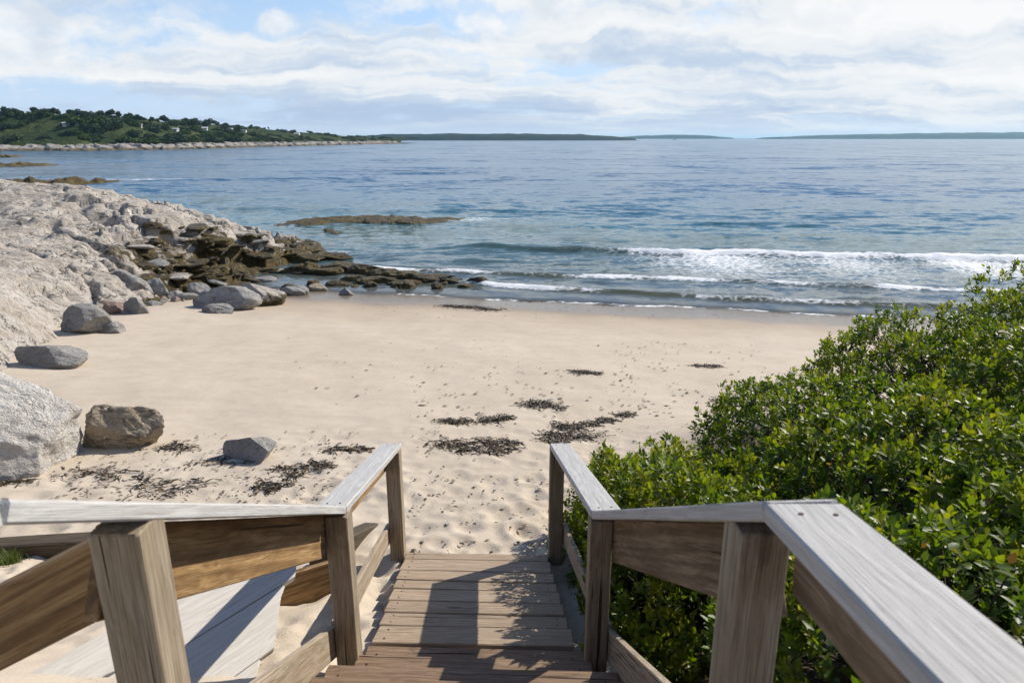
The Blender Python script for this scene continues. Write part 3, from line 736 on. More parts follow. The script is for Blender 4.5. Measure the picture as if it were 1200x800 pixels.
def reef(pts, width, height, seed, label, n=400):
    P = [pxline([p]) for p in pts]; P = np.array([(a[0], b[0]) for a, b in P])
    seg = np.linspace(0, 1, n); k = np.linspace(0, 1, len(P))
    cx, cy = np.interp(seg, k, P[:, 0]), np.interp(seg, k, P[:, 1])
    m = 48; t = np.linspace(-1, 1, m)
    X = cx[:, None] + 0 * t; Y = cy[:, None] + t[None, :] * width * (1 + .4 * perlin(seg * 9 + seed, seg * 0)[:, None])
    endf = np.sqrt(np.clip(np.sin(np.pi * seg), 0, 1))[:, None]
    L = np.hypot(*(P[-1] - P[0])); s_ = seg[:, None] * L + 0 * t
    Z = height * endf * np.clip(1 - t[None, :] ** 2, 0, 1) ** .6 * (.75 + .75 * fbm(s_ * .28 + seed, Y * .5, o=3, gain=.5)) + .085 * fbm(s_ * 1.6 + seed, Y * 1.8, o=4, gain=.7) - .10
    V = np.stack([X, Y, Z], -1).reshape(-1, 3)
    me = mesh_np('seaweed_reef', V, grid_faces(n, m), M_WEEDROCK)
    tag(link('seaweed_reef', me), label, 'reef')
reef([(322, 262), (420, 259), (480, 260), (545, 258)], 1.5, .5, 1, 'long brown seaweed reef breaking the surface off the ledge tip')
reef([(-80, 219), (20, 219), (80, 217), (136, 213)], 2.6, 1.0, 2, 'olive seaweed reef behind the top of the granite ledge')
reef([(-60, 195), (10, 195), (62, 194)], 3.2, .9, 3, 'low stony reef between the far shore and the olive reef')
reef([(-60, 186), (0, 185), (24, 184)], 4., 1.0, 4, 'farthest flat reef near the headland shore')
reef([(378, 268), (400, 274)], .7, .35, 5, 'small weed patch awash between ledge tip and long reef', 120)
reef([(352, 288), (376, 287)], .5, .4, 6, 'yellow weed-covered rock awash just off the ledge', 120)

def build_ledge():
    ctl = []
    def c(px, py, Y): p = at(px, py, Y); ctl.append((p.x, p.y, p.z))
    for a in [(0, 215, 31), (-120, 205, 31), (-300, 200, 28), (60, 219, 30.5), (130, 221, 30), (0, 250, 25.5), (-150, 250, 24), (60, 300, 19.5), (0, 330, 15), (-120, 330, 13), (-300, 300, 14),
              (0, 388, 11.6), (-120, 430, 9.2), (-60, 400, 10.6), (100, 250, 26), (150, 265, 25.5), (100, 330, 17.3), (200, 300, 23), (190, 245, 28.5), (250, 250, 30), (250, 276, 27), (300, 300, 26), (330, 269, 31), (365, 280, 33.5), (250, 322, 23), (310, 318, 25), (160, 330, 19), (370, 300, 30), (40, 360, 13.6), (330, 290, 28.5)]: c(*a)
    # foot on the sand / under water
    for px, py in [(30, 410), (68, 388), (100, 372), (150, 368), (195, 356), (240, 345), (330, 338), (385, 325), (400, 305), (398, 290)]:
        p = hit(px, py); ctl.append((p.x, p.y, p.z - .12)); q = hit(min(px + 26, 440), py + 14); ctl.append((q.x, q.y, q.z - .9))
    for x, y in [(-30, 37), (-24, 37), (-19, 36.5), (-14, 36.5), (-10, 37.5), (-7.5, 36), (-6.2, 31), (-36, 36)]: ctl.append((x, y, -1.2))
    C = np.array(ctl); n = len(C)
    def phi(r): return np.where(r > 0, r * r * np.log(r + 1e-9), 0)
    K = phi(np.hypot(C[:, None, 0] - C[None, :, 0], C[:, None, 1] - C[None, :, 1])) + np.eye(n) * 1.2
    Pm = np.c_[np.ones(n), C[:, :2]]; A = np.block([[K, Pm], [Pm.T, np.zeros((3, 3))]])
    w = np.linalg.solve(A, np.r_[C[:, 2], 0, 0, 0])
    xs = np.arange(-34, -3.5, .075); ys = np.arange(8.2, 38, .075)
    X, Y = np.meshgrid(xs, ys); Z = np.zeros_like(X)
    for i in range(n): Z += w[i] * phi(np.hypot(X - C[i, 0], Y - C[i, 1]))
    Z += w[n] + w[n + 1] * X + w[n + 2] * Y
    # fractured blocks: stronger toward the ridge and the shore, smooth on the big slab
    slab = sstep(.0, 1., (-X - .62 * Y) / 5. + .55)
    rgh = 1 - .72 * slab
    weed = sstep(-15.5, -10.5, X) * sstep(20.5, 23.5, Y) * (1 - .75 * sstep(-.6, 1.2, Y - (28.6 + .35 * (X + 10))))
    Z -= .30 * rgh * sstep(-20, -12, X); Z -= .50 * weed
    rdg = sstep(26.2, 28., Y + .25 * (X + 14)) * sstep(-21, -17, X)
    ca, sa = math.cos(R(-28)), math.sin(R(-28)); U = X * ca - Y * sa; Vv = X * sa + Y * ca
    wx, wy = .5 * fbm(X * .6, Y * .6, o=3), .5 * fbm(X * .6 + 40, Y * .6, o=3)
    for sx, sy, A_, seed, cr in ((.34, .62, .26, 1, .26), (.85, 1.5, .15, 2, .13), (2.1, 3.4, .06, 3, .05)):
        f1, f2, cid, dx, dy = worley(U * sx + wx, Vv * sy + wy, seed)
        tiltx = ((cid * 37) % 101 / 101. - .5); tilty = ((cid * 53) % 103 / 103. - .5)
        if seed > 1: A_ = A_ * (1 - .75 * rdg); cr = cr * (1 - .6 * rdg)
        Z += rgh * A_ * ((cid / 512. - .5) + 1.0 * (tiltx * dx + tilty * dy) + .35 * dx)
        Z -= rgh * cr * (1 - sstep(.0, .16, f2 - f1))
    Z += (.10 + .08 * rgh) * fbm(U * .5, Vv * .9, o=3) + .05 * fbm(U * 1.5, Vv * 3.2, o=5, gain=.6) - .06 * np.abs(fbm(U * .8 + 5, Vv * 3.4, o=4, gain=.6))
    st_ = .24; ph = Z / st_ + .6 * fbm(X * .3, Y * .3, o=2); fr = ph - np.floor(ph); Z += rgh * .85 * st_ * (sstep(.35, .65, fr) - fr)   # benches
    # grooves following the grain of the slab
    gr = np.abs(perlin(U * .55 + 3, Vv * 2.0 + .7 * wx)); Z -= .10 * slab * (1 - sstep(0, .09, gr))
    Z -= .05 * (1 - sstep(0, .07, np.abs(perlin(U * 1.3 + 9, Vv * 4.3 + wy))))
    for line, wd, dp in (([(92, 243, 27), (118, 250, 26.4), (150, 262, 26), (190, 268, 26.4), (225, 273, 26.9), (262, 279, 27.4), (290, 284, 27.6)], .42, .75),
                         ([(60, 262, 24.5), (110, 285, 22.7), (150, 303, 21.6)], .22, .35), ([(170, 290, 23.6), (215, 297, 24), (250, 302, 24.2)], .3, .4), ([(130, 352, 17.2), (165, 345, 18.4), (190, 338, 19.2)], .3, .45), ([(20, 290, 20.5), (70, 305, 19.5), (105, 322, 18)], .16, .22)):
        L = np.array([tuple(at(*q))[:2] for q in line]); dd = np.full(X.shape, 9.)
        jx, jy = X + .5 * perlin(X * .9, Y * .9), Y + .5 * perlin(X * .9 + 50, Y * .9)
        for (ax, ay), (bx, by) in zip(L[:-1], L[1:]):
            ex, ey = bx - ax, by - ay; t = np.clip(((jx - ax) * ex + (jy - ay) * ey) / (ex * ex + ey * ey), 0, 1); dd = np.minimum(dd, np.hypot(jx - ax - t * ex, jy - ay - t * ey))
        Z -= 1.7 * dp * np.exp(-(dd / wd) ** 4) * np.clip(.6 + .9 * perlin(X * .8 + 3, Y * .8), 0, 1.2)
    low = np.maximum(1 - sstep(.3, 1.1, Z), weed); Z += low * .06 * fbm(X * 2.6, Y * 2.6, o=3, gain=.7)
    global LEDGE; LEDGE = (xs, ys, Z.copy())
    g = ground0(X, Y); ok = Z > np.maximum(g - .35, -.7)
    k = ok[:-1, :-1] & ok[1:, :-1] & ok[:-1, 1:] & ok[1:, 1:]
    V = np.stack([X, Y, Z], -1).reshape(-1, 3)
    V2, F, used = compact(V, grid_faces(len(ys), len(xs), k))
    tag(link('granite_ledge', mesh_np('granite_ledge', V2, F, M_LEDGE, True, {'weed': weed.ravel()[used]})), 'broad pale granite ledge sloping from the left down into the sea', 'rock ledge')
build_ledge()

def ledge_slabs():
    st = np.random.default_rng(23); xs, ys, Z = LEDGE
    pw = [rock_mesh('flat_rock', (1, .62, .26), 800 + i, M_WEEDROCK if i < 5 else (M_LEDGE if i < 7 else M_GREY), 4, cuts=10, rough=.10, weedy=.03 if i < 5 else 0) for i in range(9)]
    n = 0
    while n < 95:
        px, py = st.uniform(165, 425), st.uniform(266, 338)
        if py < 262 + (px - 165) * .09 or py > 352 - (px - 165) * .055: continue
        r = ray(px, py); r = r / r[1]; Yl = np.linspace(17, 36, 1500); X = r[0] * Yl
        ix = np.clip(np.searchsorted(xs, X), 0, len(xs) - 1); iy = np.clip(np.searchsorted(ys, Yl), 0, len(ys) - 1)
        h = np.maximum(np.maximum(Z[iy, ix], ground0(X, Yl)), -.12); k = int(np.argmax(CZ + r[2] * Yl <= h))
        if Yl[k] < 18 + (px - 165) * .022: continue
        bare = st.random() < (.5 if py > 318 or px < 200 else .12) and px < 330
        i = 5 + n % 4 if bare else n % 5
        sc = st.uniform(.22, .75) * (.8 if px > 330 else 1)
        o = link('flat_rock', pw[i]); o.scale = (sc, sc * st.uniform(.7, 1.1), sc * st.uniform(.5, 1.)); o.rotation_euler = (st.normal() * .12, st.normal() * .12, st.normal() * .5 - .25)
        o.location = (X[k], Yl[k], float(h[k]) + .03 * sc)
        tag(o, 'flat bare rock among the weedy rocks at the foot of the ledge' if bare else 'flat weed-covered rock in the jumble at the foot of the ledge', 'rock', 'loose flat rocks at the foot of the ledge'); n += 1
ledge_slabs()

# ------------------------------------------------------------------ seaweed on the sand
def weed_clump(px, py, wpx, label, seed, dens=1., asp=.45, hgt=.028):
    r = np.random.default_rng(seed); c = hit(px, py); d = c.y * cth - (c.z - CZ) * sth
    rx = wpx * d / FP / 2 * 1.2; ry = max(rx * asp * 2.6, .10)
    nb = max(2, int(3 + rx * 3)); bx = np.linspace(-.62, .62, nb) * rx; by = r.uniform(-.55, .55, nb) * ry; br = r.uniform(.4, .65, nb)
    N = int((160 + 760 * rx * ry) * (dens if px > 450 else dens * .55)); V = []; F = []; T = []
    for i in range(N):
        k = r.integers(nb); x = c.x + bx[k] + r.normal() * br[k] * rx * .45; y = c.y + by[k] + r.normal() * br[k] * ry * .45
        a = r.uniform(0, 6.283) if r.random() < .5 else r.normal() * .5; L = r.uniform(.08, .27) * min(1.2, .5 + rx); w = r.uniform(.003, .009)
        n = 5; t = r.random() ** 1.5; q0 = len(V); lift = r.random() * hgt * (1 if rx > .15 else .6)
        for j in range(n):
            f = j / (n - 1); a += r.normal() * .45; x += math.cos(a) * L / n; y += math.sin(a) * L / n
            z = c.z + .006 + lift * math.sin(math.pi * min(1, f + .1)) * r.uniform(.6, 1.1)
            tw = r.normal() * .7; V += [(x - math.sin(a) * w, y + math.cos(a) * w, z + w * tw), (x + math.sin(a) * w, y - math.cos(a) * w, z - w * tw)]; T += [t, t]
        for j in range(n - 1): F.append((q0 + 2 * j, q0 + 2 * j + 1, q0 + 2 * j + 3, q0 + 2 * j + 2))
    V = np.array(V)
    V[:, 2] += ground(V[:, 0], V[:, 1]) - c.z
    V -= np.array([c.x, c.y, c.z])
    me = mesh_np('seaweed_clump', V, np.array(F), M_WEED, True, {'tone': T})
    o = link('seaweed_clump', me); o.location = c
    tag(o, label, 'seaweed', 'seaweed clumps on the sand')
WC = [(550, 524, 74, 'largest dark seaweed heap on the sand straight down from the stairs', 1.3), (583, 518, 36, 'seaweed heap touching the right end of the largest heap', 1.2), (530, 496, 26, 'small seaweed clump behind the largest heap', 1), (578, 491, 32, 'thin curved seaweed clump above the largest heap', 1), (633, 475, 36, 'crescent-shaped seaweed clump in mid beach', 1), (685, 437, 24, 'lone seaweed clump in the middle of the clean sand', 1.2), (664, 498, 24, 'compact seaweed clump above the branching heap', 1.2), (664, 513, 60, 'branching seaweed heap left of the shrubs', 1), (642, 519, 26, 'greenish seaweed clump at the left end of the branching heap', 1), (693, 496, 14, 'tiny seaweed clump right of the compact clump', 1), (710, 493, 12, 'smallest seaweed tuft in the row towards the shrubs', 1), (731, 486, 20, 'loose seaweed tuft nearest the large shrub', .6), (825, 429, 28, 'seaweed strand near the right shrubs towards the water', .6), (856, 470, 30, 'dark seaweed clump at the edge of the right shrubs', .8),
      (549, 361, 62, 'long seaweed row lying just above the wet sand', .7), (203, 526, 34, 'dark seaweed streak left of the grey wedge rock', .8), (343, 553, 52, 'dark seaweed streak in front of the grey wedge rock', 1), (313, 572, 34, 'dark seaweed patch nearest the left cap rail', 1.2), (402, 530, 44, 'seaweed streak right of the wedge rock', .8), (374, 545, 20, 'small seaweed bit between two dark streaks', .8), (180, 573, 90, 'broken seaweed drift line behind the left railing', .6), (105, 557, 60, 'faint seaweed drift beside the pale boulder', .45), (255, 540, 60, 'sparse seaweed scatter left under the wedge rock', .35), (640, 352, 50, 'wet seaweed stretched along the swash edge', .7), (720, 356, 40, 'wet seaweed strand in the swash below the brown wave', .5), (10, 565, 44, 'dark seaweed at the foot of the huge pale boulder', .8)]
for i, (px, py, w, lb, dn) in enumerate(WC): weed_clump(px, py, w, lb, 300 + i, dn, asp=.28 if w > 40 else .4)

def litter():
    r = np.random.default_rng(77); V = []; F = []; T = []
    for (px0, px1, py0, py1, n) in ((480, 860, 430, 640, 800), (60, 420, 505, 590, 900), (480, 700, 560, 655, 260), (700, 900, 400, 480, 260), (330, 620, 395, 480, 90), (420, 1000, 352, 372, 220)):
        for i in range(n):
            px, py = r.uniform(px0, px1), r.uniform(py0, py1)
            if perlin(np.array([px * .03]), np.array([py * .06]))[0] < r.uniform(-.5, .35): continue
            rr = ray(px, py); k = None; c = None
            g = 1.75; 
            for it in range(4):
                t = (g - CZ) / rr[2]; x, y = rr[0] * t, rr[1] * t; g = float(ground0(np.array([x]), np.array([y]))[0])
            a = r.uniform(0, 6.28); L = r.uniform(.008, .035) * (1 if y < 9 else 1.6); w = L * r.uniform(.25, .6); t_ = r.random(); q = len(V)
            for dx, dy, dz in ((-L, 0, .012), (0, w, .016), (L, 0, .012), (0, -w, .020)):
                xx, yy = x + dx * math.cos(a) - dy * math.sin(a), y + dx * math.sin(a) + dy * math.cos(a); V.append((xx, yy, dz)); T.append(t_)
            F.append((q, q + 1, q + 2, q + 3))
    V = np.array(V); V[:, 2] += ground(V[:, 0], V[:, 1])
    o = link('seaweed_litter', mesh_np('seaweed_litter', V, np.array(F), M_WEED, False, {'tone': T}))
    tag(o, 'countless small dark bits of dried seaweed scattered over the sand', 'seaweed bits', kind='stuff')
litter()

# ------------------------------------------------------------------ shrubs
def frames(d):
    d = d / np.linalg.norm(d, axis=1)[:, None]
    h = np.where(np.abs(d[:, 2:3]) < .9, np.array([[0, 0, 1.]]), np.array([[1., 0, 0]]))
    s = np.cross(d, h); s /= np.linalg.norm(s, axis=1)[:, None]
    return d, s, np.cross(s, d)

def leaf_quads(base, dirv, nrmv, L, Wd, tone, curl=.25):
    """folded pointed leaves: 7 verts, 6 tris each"""
    d = dirv / np.linalg.norm(dirv, axis=1)[:, None]
    s = np.cross(d, nrmv); s /= np.linalg.norm(s, axis=1)[:, None] + 1e-9
    n = np.cross(s, d)
    L = L[:, None]; Wd = Wd[:, None]
    P = [base, base + d * L * .35 - s * Wd * .5 + n * L * .06, base + d * L * .35 + s * Wd * .5 + n * L * .06,
         base + d * L * .72 - s * Wd * .36 + n * L * .0, base + d * L * .72 + s * Wd * .36 + n * L * .0,
         base + d * L * .5 - n * L * .03, base + d * L - n * L * curl * .5]
    V = np.stack(P, 1).reshape(-1, 3); m = len(base)
    f = np.array([[0, 5, 1], [0, 2, 5], [1, 5, 3], [2, 4, 5], [3, 5, 6], [5, 4, 6]])
    F = (np.arange(m)[:, None, None] * 7 + f[None]).reshape(-1, 3)
    return V, F, np.repeat(tone, 7)

def shrub(label, cx, cy, rx, ry, ztop, seed, dens=165, lsize=.060, tone0=0.):
    r = np.random.default_rng(seed)
    zb = float(ground(np.array([cx]), np.array([cy]))[0]) - .05
    H = ztop + CZ - zb
    root = empty('leafy_shrub', (cx, cy, zb), label, 'shrub', 'green shrubs right of the stairway')
    area = 2 * math.pi * ((rx * ry) ** .8 + (rx * H) ** .8 + (ry * H) ** .8) / 3 * 1.0
    N = int(area * dens * 2.1)
    u = r.normal(size=(N, 3)); u[:, 2] = np.abs(u[:, 2]) * 1.0 - .12; u /= np.linalg.norm(u, axis=1)[:, None]
    lob = 1 + .22 * perlin(u[:, 0] * 2.6 + seed, u[:, 1] * 2.6, u[:, 2] * 2.6) + .11 * perlin(u[:, 0] * 6 + seed, u[:, 1] * 6, u[:, 2] * 6)
    lay = np.where(r.random(N) < .62, 1 - np.abs(r.normal(size=N)) * .035, r.uniform(.62, .95, N))
    lay = lay + np.where(r.random(N) < .03, r.uniform(.02, .07, N), 0)
    P = u * np.array([rx, ry, H]) * (lob * lay)[:, None]
    # gaps: thin out pockets so that dark interior shows
    gap = perlin(P[:, 0] * 3.3 + seed, P[:, 1] * 3.3, P[:, 2] * 3.3); keep = gap > -.34 + r.normal(size=N) * .08
    P = P[keep]; u = u[keep]; N = len(P)
    nout = u / np.array([rx, ry, H]); nout /= np.linalg.norm(nout, axis=1)[:, None]
    ax = nout * .7 + np.array([0, 0, .75]) + r.normal(size=(N, 3)) * .38
    d, s, t = frames(ax)
    k = 9; B = []; D = []; Nn = []; Ls = []; Ws = []; To = []
    sprig_tone = np.clip(.52 + .42 * perlin(P[:, 0] * 2.2 + 9, P[:, 1] * 2.2, P[:, 2] * 2.2) + .17 * r.normal(size=N) + tone0, 0, .93)
    sprig_len = r.uniform(.05, .15, N) * lsize / .06
    for j in range(k):
        f = (j + .5) / k; a = j * 2.4 + r.uniform(0, 6.28, N) * .25
        el = 1.15 - .75 * f                       # lower leaves spread, upper stand up
        rad = np.cos(a)[:, None] * s + np.sin(a)[:, None] * t
        dd = rad * np.sin(el + r.normal(size=N) * .2)[:, None] + d * np.cos(el)
        B.append(P + d * (sprig_len * (f - .75))[:, None] + rad * .004); D.append(dd + r.normal(size=(N, 3)) * .12)
        Nn.append(d + rad * -.2 + r.normal(size=(N, 3)) * .25)
        L = lsize * r.uniform(.65, 1.25, N) * (1.0 - .3 * f); Ls.append(L); Ws.append(L * r.uniform(.48, .62, N))
        tn = sprig_tone + .13 * f + r.normal(size=N) * .09; rare = r.random(N); tn = np.where(rare > .987, r.uniform(.95, 1., N), np.clip(tn, 0, .92)); To.append(tn)
    V, F, T = leaf_quads(np.concatenate(B), np.concatenate(D), np.concatenate(Nn), np.concatenate(Ls), np.concatenate(Ws), np.concatenate(To))
    link('foliage', mesh_np('shrub_foliage', V, F, M_LEAF, False, {'tone': T}), root)
    # branches
    sel = r.choice(N, min(N, 190), replace=False); BV = []; BF = []
    for i in sel:
        q0 = np.array([r.normal() * .12 * rx, r.normal() * .12 * ry, 0]); q2 = P[i] * (.99 if r.random() < .8 else 1.04); q1 = (q0 + q2) * .5 + np.array([0, 0, .12 * H]) + r.normal(size=3) * .07
        n0 = len(BV); m = 6
        for e in range(m):
            f = e / (m - 1); pt = (1 - f) ** 2 * q0 + 2 * f * (1 - f) * q1 + f * f * q2; w = .010 * (1 - f) + .0025
            for a in (0, 2.09, 4.19): BV.append(pt + np.array([math.cos(a) * w, math.sin(a) * w, .3 * w * math.sin(a * 2)]))
        for e in range(m - 1):
            for a in range(3): BF.append((n0 + e * 3 + a, n0 + e * 3 + (a + 1) % 3, n0 + e * 3 + 3 + (a + 1) % 3, n0 + e * 3 + 3 + a))
    link('branches', mesh_np('shrub_branches', np.array(BV), np.array(BF), M_BARK), root)
SH = [('slim shrub squeezed against the lower right railing',  .83, 4.65, .355, .98, -2.40, .02), ('low bright shrub beside the lower right post', 1.36, 5.25, .92, 1.02, -2.63, .05), ('shrub pressed against the outside of the right railing', 1.14, 3.65, .66, 1.05, -2.0, 0), ('dense shrub behind the low bright one nearest the sand', 2.82, 5.95, 1.05, 1.05, -2.18, -.05),
      ('broad shrub in the middle of the thicket', 2.9, 4.15, 1.2, 1.25, -1.72, 0), ('shrub right of the near right post', 1.55, 2.1, .66, .95, -1.45, -.04), ('large shrub beside the nearest cap rail', 3.1, 2.5, 1.2, 1.1, -1.22, .05), ('tall shrub rising towards the water at the right', 4.5, 6.95, 1.25, 1.15, -1.78, -.02), ('big shrub filling the right edge of the picture', 4.75, 4.9, 1.35, 1.4, -1.30, .02), ('highest shrub cut off by the right edge against the sea', 6.3, 7.5, 1.5, 1.2, -1.42, 0)]
for i, (lb, cx, cy, rx, ry, zt, tn) in enumerate(SH): shrub(lb, cx, cy, rx, ry, zt, 40 + i, tone0=tn, lsize=(.052, .056, .062, .054, .066, .058, .068, .056, .064, .060)[i])

# ------------------------------------------------------------------ headland
COAST = np.array([(-520, 270), (-330, 280), (-211, 292), (-180, 301), (-158, 330), (-149, 420), (-131, 550), (-103, 655)])
def coast_dist(x, y):
    """distance inland (positive on the land side, left of the coast)"""
    best = np.full(x.shape, 1e9)
    for (ax, ay), (bx, by) in zip(COAST[:-1], COAST[1:]):
        dx, dy = bx - ax, by - ay; t = np.clip(((x - ax) * dx + (y - ay) * dy) / (dx * dx + dy * dy), 0, 1)
        best = np.minimum(best, np.hypot(x - ax - t * dx, y - ay - t * dy))
    cy = np.interp(x, COAST[:, 0], COAST[:, 1], left=270, right=5000)
    return np.where(y > cy, best, -best)

def land_z(x, y):
    d = coast_dist(x, y) + 4 * fbm(x * .05, y * .05, o=3)
    t = sstep(300, 640, y)
    H = np.interp(y, [270, 380, 440, 520, 600, 670], [14.5, 14., 12.5, 10., 6.5, 3.]); z = 1.7 * sstep(-1, 9, d) + H * sstep(4, 78 - 25 * t, d) + .6 * fbm(x * .03, y * .03, o=3) * sstep(10, 40, d) - 1.2 * (1 - sstep(-6, 1, d))
    return z, d

def build_headland():
    xs = axis_lines([(-560, -330, 60), (-330, -90, 190)]); ys = axis_lines([(255, 345, 110), (345, 800, 160)])
    X, Y = np.meshgrid(xs, ys); Z, d = land_z(X, Y)
    k = (d > -9); k = k[:-1, :-1] & k[1:, 1:]
    Z = Z + sstep(7, 14, d) * (1.3 * np.abs(fbm(X * .16, Y * .16, o=4)) + .5 * fbm(X * .5, Y * .5, o=2))
    V, F, _ = compact(np.stack([X, Y, Z], -1).reshape(-1, 3), grid_faces(len(ys), len(xs), k))
    o = link('headland', mesh_np('headland', V, F, M_LAND)); tag(o, 'low green headland across the bay', kind='structure')
    # rocky rim
    t = np.linspace(0, 1, 900); k = np.linspace(0, 1, len(COAST)); seg = np.r_[0, np.cumsum(np.hypot(*np.diff(COAST, axis=0).T))]
    s = np.linspace(0, seg[-1] + 0, 1400); cx, cy = np.interp(s, seg, COAST[:, 0]), np.interp(s, seg, COAST[:, 1])
    tx, ty = np.gradient(cx), np.gradient(cy); l = np.hypot(tx, ty); nx, ny = ty / l, -tx / l   # seaward
    m = 22; w = np.linspace(-9, 5.5, m)
    X = cx[:, None] + nx[:, None] * w; Y = cy[:, None] + ny[:, None] * w; S = s[:, None] + 0 * w
    f1, f2, cid, dx, dy = worley(S * .22, w[None, :] * .3 + 0 * S, 4)
    Z = 2.0 * (1 - sstep(-4, 5, w))[None, :] + 1.1 * (cid / 512. - .45) + .7 * dx - .8 * (1 - sstep(0, .14, f2 - f1)) + .5 * fbm(S * .4, w[None, :] * .6 + 0 * S, o=3)
    Z = Z - .8 * sstep(3.5, 5.5, w)[None, :]
    o = link('shore_rocks', mesh_np('shore_rocks', np.stack([X, Y, Z], -1).reshape(-1, 3), grid_faces(len(s), m), M_SHORE, False))
    tag(o, 'long pale rocky rim along the foot of the far headland', 'rocky shore', kind='structure')
build_headland()

def crown_mesh(name, seed, rx, rz, n, mat, leaf, flat=0.):
    r = np.random.default_rng(seed); nb = r.integers(5, 9)
    C = np.c_[r.normal(size=(nb, 2)) * rx * .42, r.uniform(.25, .85, nb) * rz]; Rb = r.uniform(.34, .6, nb) * rx
    k = r.integers(nb, size=n); u = r.normal(size=(n, 3)); u /= np.linalg.norm(u, axis=1)[:, None]
    P = C[k] + u * (Rb[k] * r.uniform(.55, 1.06, n))[:, None] * np.array([1, 1, .75]); P = P[P[:, 2] > 0]
    n = len(P); d = r.normal(size=(n, 3)); nr = u[:n] * .6 + r.normal(size=(n, 3)) * .5 + np.array([0, 0, .6])
    L = leaf * r.uniform(.6, 1.3, n)
    V, F, T = leaf_quads(P, d, nr, L, L * .75, np.clip(.45 + .25 * r.normal(size=n) , 0, 1))
    return mesh_np(name, V, F, mat, False, {'tone': T})

def trunk_mesh(seed, h):
    r = np.random.default_rng(seed); V = []; F = []
    def limb(p0, p1, w0, w1):
        q = len(V); m = 5
        for e in range(m):
            f = e / (m - 1); p = p0 + (p1 - p0) * f + r.normal(size=3) * .06 * (0 < e < m - 1)
            w = w0 + (w1 - w0) * f
            for a in range(6): V.append((p[0] + w * math.cos(a * 1.047), p[1] + w * math.sin(a * 1.047), p[2]))
        for e in range(m - 1):
            for a in range(6): F.append((q + e * 6 + a, q + e * 6 + (a + 1) % 6, q + e * 6 + 6 + (a + 1) % 6, q + e * 6 + 6 + a))
    top = np.array([r.normal() * .2, r.normal() * .2, h]); limb(np.array([0, 0, -.5]), top, .28, .10)
    for i in range(5):
        b = top * r.uniform(.5, .9); limb(b, b + np.array([r.normal() * 1.2, r.normal() * 1.2, r.uniform(.6, 1.8)]), .10, .03)
    return mesh_np('trunk', np.array(V), np.array(F), M_BARK)

TREES = []
for i in range(6):
    rx = (2.3, 2.9, 2.0, 3.3, 2.5, 1.7)[i]; rz = (3.4, 3.0, 4.0, 3.2, 3.6, 4.2)[i]
    TREES.append((crown_mesh('tree_crown', 500 + i, rx, rz, 1500, M_TREE_LEAF, .55), trunk_mesh(520 + i, 2.6), 1.5))
BUSH = [crown_mesh('thicket_crown', 600 + i, 2.4, 2.0, 900, M_BUSH_LEAF, .45) for i in range(5)]
BUSHD = [crown_mesh('thicket_crown', 620 + i, 2.6, 2.3, 900, M_TREE_LEAF, .45) for i in range(3)]

def tree(x, y, sc, i, label):
    z = float(land_z(np.array([x]), np.array([y]))[0][0])
    root = empty('headland_tree', (x, y, z), label, 'tree', 'trees on the far headland'); root.scale = (sc, sc, sc); root.rotation_euler = (0, 0, random.uniform(0, 6.28))
    c = link('crown', TREES[i][0], root); c.location = (0, 0, TREES[i][2]); link('trunk', TREES[i][1], root)
LT = 'dark rounded tree on the crest of the far headland'
placed = 0
for (px, Yd, top_py, sc) in [(45, 395, 126, 1.5), (60, 400, 129, 1.1), (104, 405, 132, 1.0), (118, 410, 130, 1.25), (130, 410, 130, 1.45), (138, 415, 131, 1.2), (194, 430, 138, 1.0), (218, 440, 138, 1.1), (228, 440, 138, 1.1), (240, 450, 140, 1.1), (20, 390, 130, 1.2), (5, 385, 131, 1.2), (-30, 380, 128, 1.4)]:
    tree((px - 600) / 840 * Yd, Yd, sc * .78, placed % 6, 'one of the taller dark trees standing above the crest of the far headland'); placed += 1
tr = np.random.default_rng(99)
while placed < 285:
    x = tr.uniform(-470, -120); y = tr.uniform(300, 720); z, d = land_z(np.array([x]), np.array([y]))
    if d[0] < 48 or d[0] > 140 or (y > 520 and d[0] < 25): continue
    if abs(x / y) > .85: continue
    tree(x, y, tr.uniform(.45, .85) * (1 - .3 * (y > 520)), placed % 6, LT); placed += 1
nb = 0
while nb < 295:
    x = tr.uniform(-330, -110); y = tr.uniform(290, 700); z, d = land_z(np.array([x]), np.array([y]))
    if d[0] < 9 or d[0] > 75 or abs(x / y) > .85: continue
    if perlin(np.array([x * .03]), np.array([y * .03]))[0] > .25: continue
    dark = tr.random() < .5; me = BUSHD[nb % 3] if dark else BUSH[nb % 5]
    o = link('headland_bush', me); sc = tr.uniform(.8, 1.7) * (1 - .35 * (y > 480)); o.scale = (sc * 1.2, sc * 1.2, sc * .9); o.rotation_euler = (0, 0, tr.uniform(0, 6.28)); o.location = (x, y, float(z[0]) - .3)
    tag(o, 'dark green bush on the slope of the far headland' if dark else 'light green bush on the slope of the far headland', 'bush', 'bushes on the far headland'); nb += 1

